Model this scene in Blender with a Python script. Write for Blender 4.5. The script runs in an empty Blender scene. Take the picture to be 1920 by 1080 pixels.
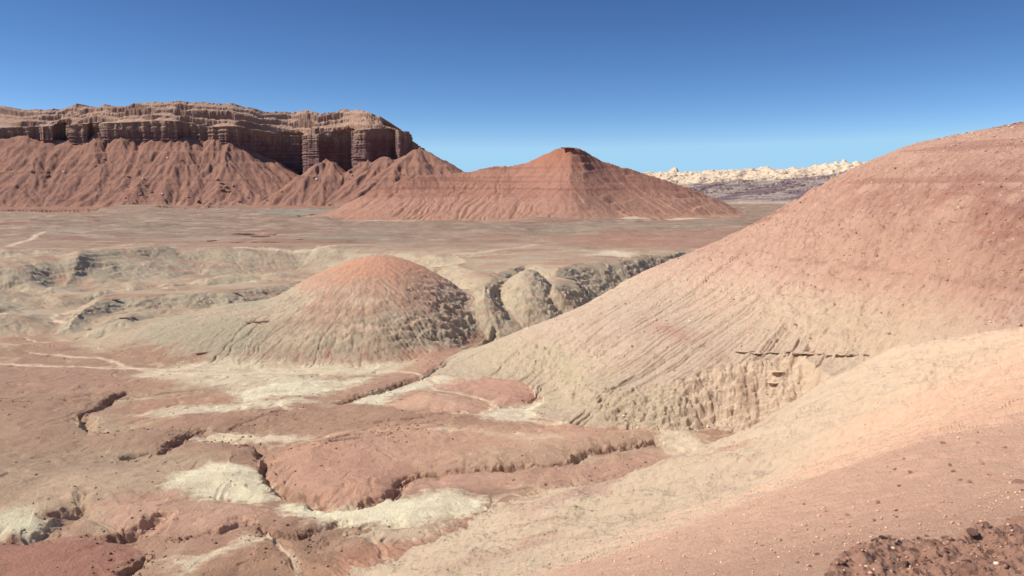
import bpy, math, random, time
import numpy as np
T0 = time.time()
random.seed(7)
rng = np.random.default_rng(11)
C = bpy.context.scene.collection
scene = bpy.context.scene

# ------------------------------------------------------------------ camera, sky, sun
EYE = 40.0
PITCH = math.radians(6.8)
FPX = 1600.0                                    # focal length in photo pixels (1920 wide)
cam_d = bpy.data.cameras.new("camera")
cam_d.sensor_width = 36.0
cam_d.lens = 36.0 * FPX / 1920.0
cam_d.clip_start = 0.05
cam_d.clip_end = 60000
cam = bpy.data.objects.new("camera", cam_d)
cam.location = (0, 0, EYE)
cam.rotation_euler = (math.pi / 2 - PITCH, 0, 0)
C.objects.link(cam)
scene.camera = cam

SUN_EL = math.radians(46)
SUN_AZ = math.radians(-93)                      # measured from +Y (view direction) clockwise; negative = left
sx, sy, sz = math.sin(SUN_AZ) * math.cos(SUN_EL), math.cos(SUN_AZ) * math.cos(SUN_EL), math.sin(SUN_EL)
w = bpy.data.worlds.new("World")
scene.world = w
w.use_nodes = True
nt = w.node_tree
bg = nt.nodes["Background"]
sky = nt.nodes.new("ShaderNodeTexSky")
sky.sky_type = 'NISHITA'
sky.sun_disc = False
sky.sun_elevation = SUN_EL
sky.sun_rotation = SUN_AZ
sky.altitude = 6000
sky.air_density = 1.0
sky.dust_density = 0.0
sky.ozone_density = 10.0
sep = nt.nodes.new("ShaderNodeSeparateColor"); com = nt.nodes.new("ShaderNodeCombineColor")   # clear dry desert air: steeper fall-off to the zenith
nt.links.new(sky.outputs[0], sep.inputs[0])
for i_, (g_, ref_, to_) in enumerate([(1.66, 0.61, 0.68), (1.50, 1.53, 1.76), (1.32, 3.92, 4.25)]):
    p_ = nt.nodes.new("ShaderNodeMath"); p_.operation = 'POWER'; p_.inputs[1].default_value = g_
    k_ = nt.nodes.new("ShaderNodeMath"); k_.operation = 'MULTIPLY'; k_.inputs[1].default_value = to_ / ref_ ** g_
    nt.links.new(sep.outputs[i_], p_.inputs[0]); m_ = nt.nodes.new("ShaderNodeMath"); m_.operation = 'MAXIMUM'; m_.inputs[1].default_value = to_ * 0.9
    nt.links.new(p_.outputs[0], k_.inputs[0]); nt.links.new(k_.outputs[0], m_.inputs[0]); x_ = nt.nodes.new("ShaderNodeMath"); x_.operation = 'MINIMUM'; x_.inputs[1].default_value = (3.75, 6.6, 9.0)[i_]
    nt.links.new(m_.outputs[0], x_.inputs[0]); nt.links.new(x_.outputs[0], com.inputs[i_])
nt.links.new(com.outputs[0], bg.inputs[0])
bg.inputs[1].default_value = 0.087
sl = bpy.data.lights.new("sun", 'SUN')
sl.energy = 5.0
sl.angle = math.radians(0.53)
sl.color = (1.0, 0.955, 0.89)
so = bpy.data.objects.new("sun", sl)
C.objects.link(so)
from mathutils import Vector
so.rotation_euler = Vector((sx, sy, sz)).to_track_quat('Z', 'Y').to_euler()
so.location = (-200, 0, 400)
scene.view_settings.view_transform = 'Standard'
scene.view_settings.look = 'None'
scene.view_settings.exposure = 0.2
scene.view_settings.gamma = 1.0

# ------------------------------------------------------------------ numeric helpers
F = np.float32
cP, sP = math.cos(PITCH), math.sin(PITCH)

def ray(u, v):
    a, b = (u - 960) / FPX, -(v - 540) / FPX
    return a, cP + b * sP, -sP + b * cP

def on_z(u, v, z=0.0):                          # point of the plane z seen at photo pixel (u, v)
    a, y, c = ray(u, v)
    t = (z - EYE) / c
    return a * t, y * t

def at_r(u, v, r):                              # point seen at (u, v) at forward distance r
    a, y, c = ray(u, v)
    t = r / y
    return a * t, r, EYE + c * t

def poly_z(pts, z=0.0):
    return np.array([on_z(u, v, z) for u, v in pts])

_p = np.arange(256); np.random.default_rng(3).shuffle(_p)
PERM = np.concatenate([_p, _p]).astype(np.int32)
_ang = np.random.default_rng(5).random(256) * 2 * np.pi
GX, GY = np.cos(_ang).astype(F), np.sin(_ang).astype(F)

def pn(x, y, seed=0):                           # gradient noise, about -0.7..0.7
    x = np.asarray(x, F) + F(seed * 17.31); y = np.asarray(y, F) + F(seed * 9.77)
    xf, yf = np.floor(x), np.floor(y)
    xi, yi = xf.astype(np.int32) & 255, yf.astype(np.int32) & 255
    xf, yf = x - xf, y - yf
    u, v = xf * xf * xf * (xf * (xf * 6 - 15) + 10), yf * yf * yf * (yf * (yf * 6 - 15) + 10)
    A, B = PERM[xi], PERM[(xi + 1) & 255]
    h00, h01, h10, h11 = PERM[A + yi], PERM[A + ((yi + 1) & 255)], PERM[B + yi], PERM[B + ((yi + 1) & 255)]
    n00 = GX[h00] * xf + GY[h00] * yf
    n10 = GX[h10] * (xf - 1) + GY[h10] * yf
    n01 = GX[h01] * xf + GY[h01] * (yf - 1)
    n11 = GX[h11] * (xf - 1) + GY[h11] * (yf - 1)
    a = n00 + u * (n10 - n00)
    b = n01 + u * (n11 - n01)
    return (a + v * (b - a)) * F(1.4)

def fbm(x, y, octv=4, seed=0, gain=0.5, lac=2.03):
    s = 0; a = 1.0; t = 0
    for i in range(octv):
        s = s + F(a) * pn(x, y, seed + i * 3)
        t += a; a *= gain; x = x * F(lac); y = y * F(lac)
    return s / F(t)

def ridged(x, y, octv=4, seed=0, gain=0.5):
    s = 0; a = 1.0; t = 0
    for i in range(octv):
        s = s + F(a) * (1 - np.abs(pn(x, y, seed + i * 3)) * F(1.6))
        t += a; a *= gain; x = x * F(2.03); y = y * F(2.03)
    return s / F(t)

def sstep(a, b, x):
    t = np.clip((x - a) / (b - a), 0, 1)
    return t * t * (3 - 2 * t)

def smax(a, b, k):
    h = np.maximum(k - np.abs(a - b), 0) / k
    return np.maximum(a, b) + h * h * k * F(0.25)

def smin(a, b, k):
    return -smax(-a, -b, k)

def sdf(x, y, P):                               # signed distance to polygon, positive inside
    d2 = np.full(x.shape, 1e18, F); inside = np.zeros(x.shape, bool)
    n = len(P)
    for i in range(n):
        ax, ay = P[i]; bx, by = P[(i + 1) % n]
        ex, ey = bx - ax, by - ay
        l2 = ex * ex + ey * ey + 1e-12
        t = np.clip(((x - F(ax)) * F(ex) + (y - F(ay)) * F(ey)) / F(l2), 0, 1)
        dx, dy = x - F(ax) - t * F(ex), y - F(ay) - t * F(ey)
        d2 = np.minimum(d2, dx * dx + dy * dy)
        c = ((ay > y) != (by > y)) & (x < (bx - ax) * (y - ay) / ((by - ay) if by != ay else 1e-9) + ax)
        inside ^= c
    d = np.sqrt(d2)
    return np.where(inside, d, -d)

def pline(x, y, P):                             # distance to polyline and running parameter 0..1
    d2 = np.full(x.shape, 1e18, F); tt = np.zeros(x.shape, F)
    P = np.asarray(P); L = np.concatenate([[0], np.cumsum(np.hypot(*np.diff(P, axis=0).T))])
    for i in range(len(P) - 1):
        ax, ay = P[i]; ex, ey = P[i + 1] - P[i]
        l2 = ex * ex + ey * ey + 1e-12
        t = np.clip(((x - F(ax)) * F(ex) + (y - F(ay)) * F(ey)) / F(l2), 0, 1)
        dx, dy = x - F(ax) - t * F(ex), y - F(ay) - t * F(ey)
        d = dx * dx + dy * dy
        m = d < d2
        d2 = np.where(m, d, d2); tt = np.where(m, F(L[i] / L[-1]) + t * F((L[i + 1] - L[i]) / L[-1]), tt)
    return np.sqrt(d2), tt

class TPS:                                      # thin-plate surface through survey points
    def __init__(s, pts, lam=0.0):
        P = np.array(pts, float); s.P = P[:, :2]; n = len(P)
        d2 = ((s.P[:, None] - s.P[None]) ** 2).sum(-1)
        K = 0.5 * d2 * np.log(d2 + 1e-9) + lam * np.eye(n)
        Q = np.c_[np.ones(n), s.P]
        A = np.block([[K, Q], [Q.T, np.zeros((3, 3))]])
        s.w = np.linalg.solve(A, np.r_[P[:, 2], 0, 0, 0])
    def __call__(s, x, y):
        n = len(s.P); w = s.w
        o = (w[n] + w[n + 1] * x.astype(np.float64) + w[n + 2] * y)
        for i in range(n):
            d2 = (x - s.P[i, 0]) ** 2 + (y - s.P[i, 1]) ** 2
            o += w[i] * 0.5 * d2 * np.log(d2 + 1e-9)
        return o.astype(F)

def erode(x, y, gx, gy, wl, octv=4, gain=0.45, feed=0.55, seed=0, dirmag=1.15):
    """branching gullies that run down the gradient (gx, gy); returns about -1 (gully) .. 1 (rib)"""
    g = np.sqrt(gx * gx + gy * gy) + F(1e-5)
    bx, by = gx / g, gy / g
    H = 0; hx = 0; hy = 0; a = 1.0; tot = 0; f = 1.0 / wl
    for o in range(octv):
        px, py = x * F(f) + F(seed * 3.7 + o * 11.3), y * F(f) + F(seed * 5.1 + o * 7.9)
        dx, dy = -(by + F(feed) * hy), (bx + F(feed) * hx)
        m = np.sqrt(dx * dx + dy * dy) + F(1e-5)
        dx, dy = dx / m * F(dirmag), dy / m * F(dirmag)
        ix, iy = np.floor(px), np.floor(py)
        fx, fy = px - ix, py - iy
        ix, iy = ix.astype(np.int32), iy.astype(np.int32)
        wt = 0; va = 0; vs = 0
        for i in (-1, 0, 1):
            for j in (-1, 0, 1):
                h = PERM[(PERM[(ix + i) & 255] + iy + j) & 255]
                qx, qy = fx - F(i) - F(0.5) + GX[h] * F(0.38), fy - F(j) - F(0.5) + GY[h] * F(0.38)
                wgt = np.exp(F(-2.2) * (qx * qx + qy * qy))
                mag = (qx * dx + qy * dy) * F(2 * np.pi)
                wt = wt + wgt; va = va + np.cos(mag) * wgt; vs = vs - np.sin(mag) * wgt
        va = va / wt; vs = vs / wt
        H = H + F(a) * va; tot += a
        hx = hx + F(a) * vs * dx; hy = hy + F(a) * vs * dy
        a *= gain; f *= 2.0
    return H / F(tot)

# ------------------------------------------------------------------ base forms (all in metres, survey points from sight lines)
HILL = TPS([at_r(*q) for q in [
    (760, 735, 168), (830, 704, 178), (900, 662, 188), (1000, 611, 195), (1100, 570, 200), (1200, 512, 205), (1300, 471, 208),
    (1400, 426, 208), (1500, 371, 208), (1600, 316, 207), (1660, 292, 206), (1706, 274, 205), (1760, 271, 205), (1812, 265, 205), (1866, 256, 205), (1920, 246, 205), (2100, 212, 205), (2400, 165, 205),
    (1000, 700, 170), (1080, 690, 165), (1180, 650, 161.7), (1280, 640, 157), (1400, 650, 147.5), (1550, 655, 139.5), (1640, 664, 132), (1780, 646, 117),
    (1920, 628, 107), (2150, 610, 107), (1550, 480, 162), (1750, 440, 144), (1920, 430, 128), (2200, 380, 128), (1300, 560, 176), (1150, 600, 177),
    ]] + [(-30, 190, -4), (-20, 215, -5), (10, 225, 0), (40, 245, 8), (80, 255, 20), (140, 260, 32), (200, 260, 36), (0, 160, -4), (8, 148, 2.3), (20, 144, 5), (30, 140, 7.3), (42, 130, 8.9)])
NEAR = TPS([at_r(*q) for q in [
    (720, 1060, 86), (850, 1000, 96), (985, 940, 106), (1200, 920, 116), (1330, 858, 126), (1500, 792, 135), (1640, 674, 118), (1780, 645, 110), (1920, 626, 106), (2150, 590, 106),
    (1000, 1080, 40), (1200, 1000, 52), (1400, 900, 72), (1600, 800, 72), (1700, 900, 30), (1920, 800, 34), (1500, 1010, 24), (1400, 1075, 14), (1920, 960, 14), (2300, 800, 30), (1250, 870, 100)]]
    + [(0, 0, 36.2), (-20, 20, 22), (-40, 40, 7), (-12, 8, 29), (15, -10, 45), (-10, -25, 42), (60, 20, 50), (46, 145, -1), (36, 138, -5), (20, 140, -8), (57, 150, 2), (64, 130, 10), (85, 130, 15), (-20, 100, -6), (-60, 30, 4)])

BLUFF_FOOT = poly_z([(1015, 782), (1120, 797), (1270, 806)], 0.4).tolist() + [at_r(*q)[:2] for q in [(1345, 800, 136.6), (1410, 772, 135.6), (1480, 738, 134.5), (1545, 702, 133), (1600, 680, 130), (1700, 658, 120), (1800, 645, 112), (1920, 630, 102), (2150, 612, 98)]]
BLUFF = np.array(BLUFF_FOOT + [(420, 80), (420, 330), (-40, 330), (-40, 188), (-16, 176), (2, 165)])

PLATEAU = np.array(poly_z([(-1500, 640), (-900, 560), (-300, 512), (0, 492), (130, 483), (330, 467), (470, 463), (600, 459), (700, 466), (800, 472), (850, 488), (885, 520), (908, 552), (930, 530),
    (950, 508), (985, 498), (1028, 506), (1040, 540), (1058, 508), (1110, 494), (1180, 481), (1300, 470), (1500, 470), (2200, 470), (3500, 470)], 10.0).tolist() + [(3000, 9000), (-3000, 9000)])
TERR2 = poly_z([(128, 590), (150, 570), (225, 558), (300, 553), (425, 547), (480, 541), (560, 533), (600, 520), (480, 524), (300, 532), (170, 548)], 5.0)
TERR1 = poly_z([(120, 525), (150, 513), (185, 505), (245, 498), (330, 492), (300, 484), (220, 486), (150, 497)], 4.0)

BU = np.array([(420, 425, 900), (600, 404, 920), (700, 358, 950), (770, 329, 985), (850, 325, 1010), (900, 318, 1015), (930, 309, 1010), (960, 314, 1010), (1000, 301, 995), (1026, 291, 985), (1041, 275, 975), (1066, 271, 965),
    (1088, 278, 978), (1114, 293, 990), (1150, 309, 1000), (1200, 323, 1008), (1260, 341, 1012), (1320, 362, 1016), (1370, 383, 1022), (1440, 400, 1030)])
BUC = np.array([at_r(*q) for q in BU])
BUB = np.array([(420, 845), (600, 850), (700, 820), (800, 800), (930, 788), (1000, 786), (1075, 790), (1150, 812), (1250, 862), (1380, 940), (1440, 985)])
BUBx = (BUB[:, 0] - 960) / FPX * BUB[:, 1]

MT = np.array([(-700, 280), (-500, 262), (-300, 280), (-100, 262), (0, 271), (30, 264), (62, 263), (92, 271), (130, 271), (160, 268), (190, 257), (215, 265), (240, 255), (270, 262), (302, 258), (330, 255), (357, 257), (385, 267), (405, 263), (432, 264),
    (450, 274), (480, 290), (510, 303), (540, 318), (562, 328), (585, 340), (660, 345), (740, 345), (870, 345), (900, 360)])
PYR = [(612, 296, 1640, 1.0), (690, 297, 1640, 1.0), (722, 292, 1632, 0.95), (788, 274, 1640, 0.86)]
PYR = [at_r(u, v, r) + (k,) for u, v, r, k in PYR]

MOUNDS = []                                     # low swells and cut banks of the valley floor: polygon (photo px on z=0), height, edge width
def mnd(pts, h, wd): MOUNDS.append((poly_z(pts), h, wd))
mnd([(-200, 738), (0, 740), (120, 735), (222, 739), (180, 757), (150, 776), (175, 797), (100, 840), (-200, 850)], 2.0, 7)
mnd([(165, 802), (300, 797), (362, 808), (332, 825), (300, 843), (150, 850), (40, 846)], 1.8, 6)
mnd([(290, 925), (340, 885), (390, 845), (468, 838), (496, 856), (508, 880), (513, 908), (535, 935), (470, 940), (380, 935)], 2.6, 7)
mnd([(-300, 860), (150, 858), (330, 860), (340, 890), (260, 935), (170, 955), (60, 985), (-300, 990)], 3.2, 12)
mnd([(507, 860), (517, 900), (547, 925), (600, 947), (660, 951), (716, 940), (757, 905), (795, 890), (900, 884), (1000, 876), (1072, 864), (1088, 850), (1232, 824), (1245, 806), (1100, 804), (900, 792), (700, 802), (560, 826), (512, 845)], 3.6, 6)
mnd([(-200, 1012), (120, 1006), (215, 1009), (268, 1046), (205, 1088), (-200, 1110)], 1.6, 4)
mnd([(170, 957), (330, 932), (495, 946), (520, 968), (472, 984), (425, 1000), (300, 1003), (235, 1000)], 1.4, 4)
mnd([(350, 1090), (440, 1014), (505, 1008), (556, 1040), (640, 1047), (660, 1090)], 1.5, 5)
mnd([(800, 719), (900, 701), (1040, 692), (1030, 726), (984, 746), (935, 766), (915, 745), (860, 733)], 1.8, 5)
mnd([(716, 756), (790, 731), (870, 741), (922, 752), (905, 775), (820, 776), (760, 766)], 2.2, 5)
mnd([(748, 690), (780, 656), (830, 646), (872, 664), (850, 690), (800, 702)], 3.0, 10)
mnd([(612, 737), (720, 702), (770, 697), (786, 707), (700, 734), (650, 741)], 1.2, 4)
mnd([(-200, 690), (160, 686), (238, 690), (242, 706), (150, 735), (-200, 742)], 1.8, 8)
mnd([(440, 815), (560, 795), (700, 790), (640, 815), (540, 830)], 1.0, 6)
mnd([(280, 795), (420, 770), (620, 758), (900, 780), (700, 796), (450, 806)], 1.8, 9)
mnd([(-200, 610), (60, 600), (130, 615), (60, 640), (-200, 650)], 1.6, 9)
mnd([(-200, 540), (40, 535), (110, 555), (60, 585), (-200, 590)], 2.0, 14)
mnd([(560, 1010), (700, 1000), (820, 985), (740, 1030), (640, 1045)], 0.9, 4)
CHAN = [([(232, 736), (180, 758), (150, 777), (182, 798)], 1.5, 1.3), ([(372, 806), (332, 827), (298, 845), (240, 852)], 1.2, 1.2),
    ([(470, 833), (500, 856), (512, 880), (515, 906), (545, 931), (590, 950), (660, 957), (720, 944), (762, 908), (800, 893), (900, 888), (1010, 880), (1076, 868), (1095, 853), (1236, 828)], 1.2, 1.1),
    ([(268, 1046), (200, 1090)], 1.0, 0.8), ([(300, 976), (250, 1000), (222, 1006)], 1.8, 1.6), ([(472, 985), (425, 1001), (330, 1012)], 1.0, 0.7), ([(930, 632), (880, 668), (800, 705), (700, 735), (640, 748)], 1.4, 1.2),
    ([(1060, 668), (1035, 726), (985, 746)], 1.0, 0.8), ([(640, 985), (560, 1010), (500, 1000)], 1.2, 0.9), ([(850, 812), (700, 826), (600, 845)], 0.9, 0.4), ([(130, 965), (100, 985), (60, 1005), (0, 1008)], 2.2, 1.6)]
CHAN += [(p_, w_ * 1.3, d_ * .45) for p_, w_, d_ in [([(600, 702), (520, 714), (430, 722), (330, 735), (235, 744)], 0.8, 0.7), ([(780, 992), (690, 998), (623, 1013), (585, 1034)], 0.8, 0.7), ([(1320, 862), (1240, 872), (1100, 906), (980, 922)], 0.7, 0.5),
    ([(180, 738), (100, 752), (20, 762), (-60, 764)], 0.8, 0.6), ([(470, 833), (420, 826), (376, 812)], 0.9, 0.6), ([(182, 798), (230, 812), (300, 800), (372, 806)], 0.9, 0.5), ([(840, 800), (760, 824), (690, 840), (600, 852), (520, 850)], 0.7, 0.6),
    ([(500, 1000), (522, 1024), (560, 1074), (580, 1100)], 0.7, 0.7), ([(250, 1000), (180, 985), (140, 965), (150, 940)], 0.8, 0.7), ([(560, 764), (470, 790), (430, 806)], 0.8, 0.6), ([(860, 775), (780, 790), (700, 796)], 0.6, 0.4)]]
CHAN = [(poly_z(p), wd, dp) for p, wd, dp in CHAN]

def base(x, y, parts=False):
    r = np.sqrt(x * x + y * y)
    nlow = fbm(x / 60, y / 60, 3, 1)
    fl = nlow * F(0.9) + fbm(x / 14, y / 14, 3, 4) * F(0.5) * sstep(400, 120, y)
    m = (y < 420) & (r > 30)
    if m.any():
        xx, yy = x[m], y[m]
        xw = xx + fbm(xx / 9, yy / 9, 3, 20) * F(2.2); yw = yy + fbm(xx / 9, yy / 9, 3, 30) * F(2.2)
        z = fl[m]
        cd = np.full(z.shape, F(99))
        for P, wd, dp in CHAN:
            cd = np.minimum(cd, pline(xw, yw, P)[0])
        bank = np.exp(-(cd / F(7.0)) ** 2)
        for P, h, wd in MOUNDS:
            bb = (xw > P[:, 0].min() - 2) & (xw < P[:, 0].max() + 2) & (yw > P[:, 1].min() - 2) & (yw < P[:, 1].max() + 2)
            if bb.any():
                d = np.maximum(sdf(xw[bb], yw[bb], P), 0)
                z[bb] += F(h * 0.45) * (1 - (1 - np.clip(d / F(wd * 2.0), 0, 1)) ** F(2.3)) * (F(0.55) + F(0.45) * bank[bb])
        for P, wd, dp in CHAN:
            bb = (xw > P[:, 0].min() - 6) & (xw < P[:, 0].max() + 6) & (yw > P[:, 1].min() - 6) & (yw < P[:, 1].max() + 6)
            if bb.any():
                d, _ = pline(xw[bb], yw[bb], P)
                z[bb] -= F(dp * .8) * np.exp(-(d / (wd * .6)) ** 2)
        fl[m] = z
    far = sstep(330, 900, y)
    pl_h = F(10) - F(4.5) * sstep(420, 1000, y) + nlow * F(1.0) + fbm(x / 190, y / 190, 3, 7) * F(3.0) * far
    # plateau with scarp towards the camera
    warp = fbm(x / 30, y / 30, 3, 9) * F(9)
    sd = sdf(x, y, PLATEAU) + warp * sstep(900, 300, y)
    wdt = F(16) + F(24) * sstep(5, -70, x)
    pt = np.clip(sd / wdt + F(0.85), 0, 1)
    plat = pl_h * pt * pt * (3 - 2 * pt)
    hm = sstep(212, 245, y) * sstep(420, 340, y) * sstep(-10, -40, x)
    hum = fbm(x / 42, y / 30, 4, 41, .5)
    for P_ in (TERR1, TERR2):
        hm = hm * sstep(0, -14, sdf(x, y, P_))
    z = fl + plat + np.clip(hum + F(.08), 0, 1) * F(8.5) * hm
    m2 = (y < 215) & (r > 60)
    z = z + np.where(m2, fbm(x / 24, y / 24, 4, 43) * F(1.1), 0)
    # terraces with grey cliffs
    for P, h, wd, s in ((TERR2, 4.4, 11.0, 12), (TERR1, 2.2, 9.0, 14)):
        d = sdf(x, y, P) + fbm(x / 10, y / 10, 3, s) * F(1.8)
        t = np.clip(d / wd + F(0.5), 0, 1)
        z = z + F(h) * t * t * (3 - 2 * t)
    # knob in the ravine
    kd = np.sqrt(((x - 5) / 15) ** 2 + ((y - 266) / 38) ** 2)
    knob = F(14.2) * np.clip(1 - kd ** 1.45, -0.6, 1) + fbm(x / 5, y / 5, 4, 15) * F(0.9)
    z = smax(z, knob, 1.5)
    # mound
    md = np.sqrt(((x + 38) / np.where(x > -38, F(34), F(40))) ** 2 + ((y - 246) / np.where(y > 246, F(36), F(57))) ** 2)
    md = md * (1 + F(0.05) * fbm(x / 18, y / 18, 3, 17))
    mo = F(20.3) * (1 - md ** F(1.7))
    mo2 = F(8.5) * (1 - (((x + 62) / 44) ** 2 + ((y - 232) / 42) ** 2))
    mo = smax(mo, mo2, 4.0)
    mo = np.maximum(mo, -8)
    z_m = smax(z, mo, 2.5)
    # hill with bluff
    hb = (y > 75) & (y < 420) & (x > -70) & (x < 420)
    hill = np.full(x.shape, F(-30))
    if hb.any():
        xx, yy = x[hb], y[hb]
        h = HILL(xx, yy)
        h = np.where(yy > 262, h - (yy - 262) * F(0.9), h); h = np.where(yy > 330, -30, h)
        h = np.minimum(h, 64)
        d = sdf(xx, yy, BLUFF) + fbm(xx / 9, yy / 9, 3, 22) * F(1.1) + np.abs(pn(xx / 3.2, yy / 9, 25)) * F(0.25)
        # slope of the cut face: steep at the cliff, open on the grey toe to the left
        wd = F(7.5) + F(9) * sstep(18, 5, xx) 
        d = d + F(60) * sstep(48, 57, xx)
        t = np.clip(d / wd, 0, 1)
        gul = np.clip((xx - 34) * F(0.28), 0, 8)
        h = np.where(h > gul, gul + (h - gul) * (1 - (1 - t) ** F(1.25)), h)
        h = np.where(d < 0, np.minimum(h, gul + d * F(0.6)), h)
        hill[hb] = h
    z_h = smax(z_m, hill, 1.6)
    # near hillside under the camera
    nb = (y < 260)
    near = np.full(x.shape, F(-60))
    if nb.any():
        xx, yy = x[nb], y[nb]
        n = NEAR(xx, yy)
        n = np.where(yy > 150, n - (yy - 150) * F(0.8), n)
        n = np.minimum(n, 36 + F(0.75) * np.maximum(xx - yy * F(0.6) + 6, 0) + 2)
        n = n + fbm(xx / 16, yy / 16, 4, 27) * F(0.9) * sstep(6, 40, np.hypot(xx, yy))
        q_, p_ = (xx + yy) * F(.7071), (xx - yy) * F(.7071)
        rr_ = np.hypot(xx, yy)
        n = n + (ridged(q_ / 9, p_ / 30, 4, 28) - F(.55)) * F(1.9) * sstep(22, 75, rr_) + fbm(xx / 7, yy / 7, 4, 29) * F(.7) * sstep(30, 90, rr_)
        near[nb] = n
    z_n = smax(z_h, near, 1.6)
    # rubble ledge at the camera's feet
    edge = y - (F(3.45) + F(0.52) * x) + pn(x * 1.3, y * 1.3, 31) * F(0.16) + pn(x * 4, y * 4, 33) * F(0.08)
    led = F(38.05) - F(0.05) * (x - 1.2) - np.maximum(edge, 0) * F(1.5) + F(0.04) * np.minimum(-edge, 6) - np.maximum(0.9 - x, 0) * F(0.6)
    led = np.where(r < 40, led, -60)
    z_l = smax(z_n, led, 0.3)
    # butte
    bb = (y > 650) & (y < 1500)
    z_b = z_l.copy(); but = np.full(x.shape, F(-30))
    if bb.any():
        xx, yy = x[bb], y[bb]
        xs = xx + fbm(xx / 60, yy / 60, 3, 40) * F(7)
        yc = np.interp(xs, BUC[:, 0], BUC[:, 1]); zc = np.interp(xs, BUC[:, 0], BUC[:, 2]); yb = np.interp(xs, BUBx, BUB[:, 1])
        # smooth the piecewise crest a little
        for o in (-12, 12):
            yc = yc + np.interp(xs + o, BUC[:, 0], BUC[:, 1]); zc = zc + np.interp(xs + o, BUC[:, 0], BUC[:, 2])
        yc /= 3; zc /= 3
        t = np.clip((yy - yb) / (yc - yb), 0, 1.0)
        p = F(0.36) * t + F(0.64) * t ** 2.0
        p = p + F(0.035) * np.sin(np.clip((t - .3) / .7, 0, 1) * np.pi * 2) 
        bz = 4 + (zc - 4) * p
        tb = np.clip((yy - yc) / 170, 0, 1)
        bz = np.where(yy > yc, 4 + (zc - 4) * (1 - tb) ** 1.3, bz)
        bz = np.minimum(bz, 83.3 + 0.05 * (xx - BUC[11, 0]) * -1 + fbm(xx / 9, yy / 9, 3, 44) * 1.2)
        inx = sstep(BUC[0, 0] - 10, BUC[1, 0] - 20, xx) * sstep(BUC[-1, 0] + 10, BUC[-1, 0] - 60, xx)
        bz = bz * inx - 3 * (1 - inx)
        but[bb] = bz
        z_b[bb] = smax(z_l[bb], bz.astype(F), 5.0)
    # talus of the mesa
    tb_ = (y > 1300) & (y < 2600) & (x < 150)
    tal = np.full(x.shape, F(-30)); z_t = z_b.copy()
    if tb_.any():
        xx, yy = x[tb_], y[tb_]
        u = xx / yy * FPX + 960 + fbm(xx / 90, yy / 90, 3, 50) * F(14)
        vt = np.interp(u, MT[:, 0], MT[:, 1])
        zt = EYE + 1712 * np.tan(PITCH - np.arctan((vt - 540) / FPX)) * (-1) * -1 if False else EYE - 1712 * np.tan(np.arctan((vt - 540) / FPX) + PITCH)
        toe = 1478 + 30 * pn(xx / 120, yy * 0 + 3, 52) - 25 * sstep(700, 0, u)
        t = np.clip((yy - toe) / (1712 - toe), 0, 1.06)
        tz = 5 + (zt - 5) * (F(0.55) * t + F(0.45) * t ** 1.8)
        for px_, py_, pz_, k in PYR:
            dx_, dy_ = (xx - px_), (yy - py_)
            dd = np.sqrt(dx_ ** 2 + np.where(dy_ < 0, (dy_ * 0.78) ** 2, dy_ ** 2)) * (1 + 0.12 * np.abs(np.sin(np.arctan2(dy_, dx_) * 2.5 + px_)))
            cz = pz_ - np.sqrt(dd ** 2 + 30) * F(0.62) * k + 2.5
            tz = smax(tz.astype(F), cz.astype(F), 1.5)
        tal[tb_] = tz
        z_t[tb_] = smax(z_b[tb_], tz.astype(F), 6.0)
    z = z_t.astype(F)
    if not parts:
        return z
    lab = np.zeros(x.shape, np.int8)             # 0 ground 1 mound 2 hill 3 hillside 4 ledge 5 butte 6 talus
    lab[mo > z_m - 1.2] = 1
    lab[(hill > z_h - 0.8) & (hill > z_m)] = 2
    lab[(near > z_n - 0.6) & (near > z_h)] = 3
    lab[(led > z_l - 0.1) & (led > z_n)] = 4
    lab[but > z_b - 1.5] = 5
    lab[tal > z_t - 2.0] = 6
    return z, lab, dict(sd=sd, pt=pt, md=md, mo=mo)

# ------------------------------------------------------------------ terrain grid: fine rows where the land is seen large
az_in = np.radians(np.arange(-33.0, 33.001, 0.050))
az_out = np.radians(np.linspace(33.3, 88, 60))
AZ = np.concatenate([-az_out[::-1], az_in, az_out]).astype(np.float64)
rc = np.geomspace(1.2, 2700, 5200)
azc = np.radians(np.linspace(-31, 31, 110))
Xc, Yc = np.outer(rc, np.sin(azc)).astype(F), np.outer(rc, np.cos(azc)).astype(F)
zc_ = base(Xc, Yc)
dep = Yc * cP - (zc_ - EYE) * sP
vv = (Yc * sP + (zc_ - EYE) * cP) / dep * FPX * (1024 / 1920)
vis = (np.abs(vv) < 330)
dv = np.abs(np.diff(vv, axis=0)) * vis[:-1]
rate = np.percentile(dv, 93, axis=1) * 0.75 + dv.max(axis=1) * 0.12
rate = np.maximum(rate, np.diff(np.log(rc)) * 16)
rate = np.maximum(rate, np.where((rc[:-1] > 400) & (rc[:-1] < 800), np.diff(rc) / 2.6 / 1.25, 0))
k = 25; rate = np.convolve(np.pad(rate, k, mode='edge'), np.ones(2 * k + 1) / (2 * k + 1), 'valid')
cum = np.concatenate([[0], np.cumsum(rate)])
NR = int(min(cum[-1] * 1.5, 2700))
R = np.interp(np.linspace(0, cum[-1], NR), cum, rc)
R = np.concatenate([R, np.geomspace(2760, 40000, 40)])
NR = len(R); NA = len(AZ)
print("rowgap", [(q, round(float(np.diff(R)[np.searchsorted(R, q)]), 3)) for q in (20, 60, 100, 130, 150, 180, 205, 250, 300, 500, 900)]); print("grid", NR, NA, NR * NA / 1e6, "M", round(time.time() - T0, 1))
X, Y = np.outer(R, np.sin(AZ)).astype(F), np.outer(R, np.cos(AZ)).astype(F)
Z, LAB, Q = base(X, Y, True)
print("base", round(time.time() - T0, 1))
RR = np.sqrt(X * X + Y * Y)

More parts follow.
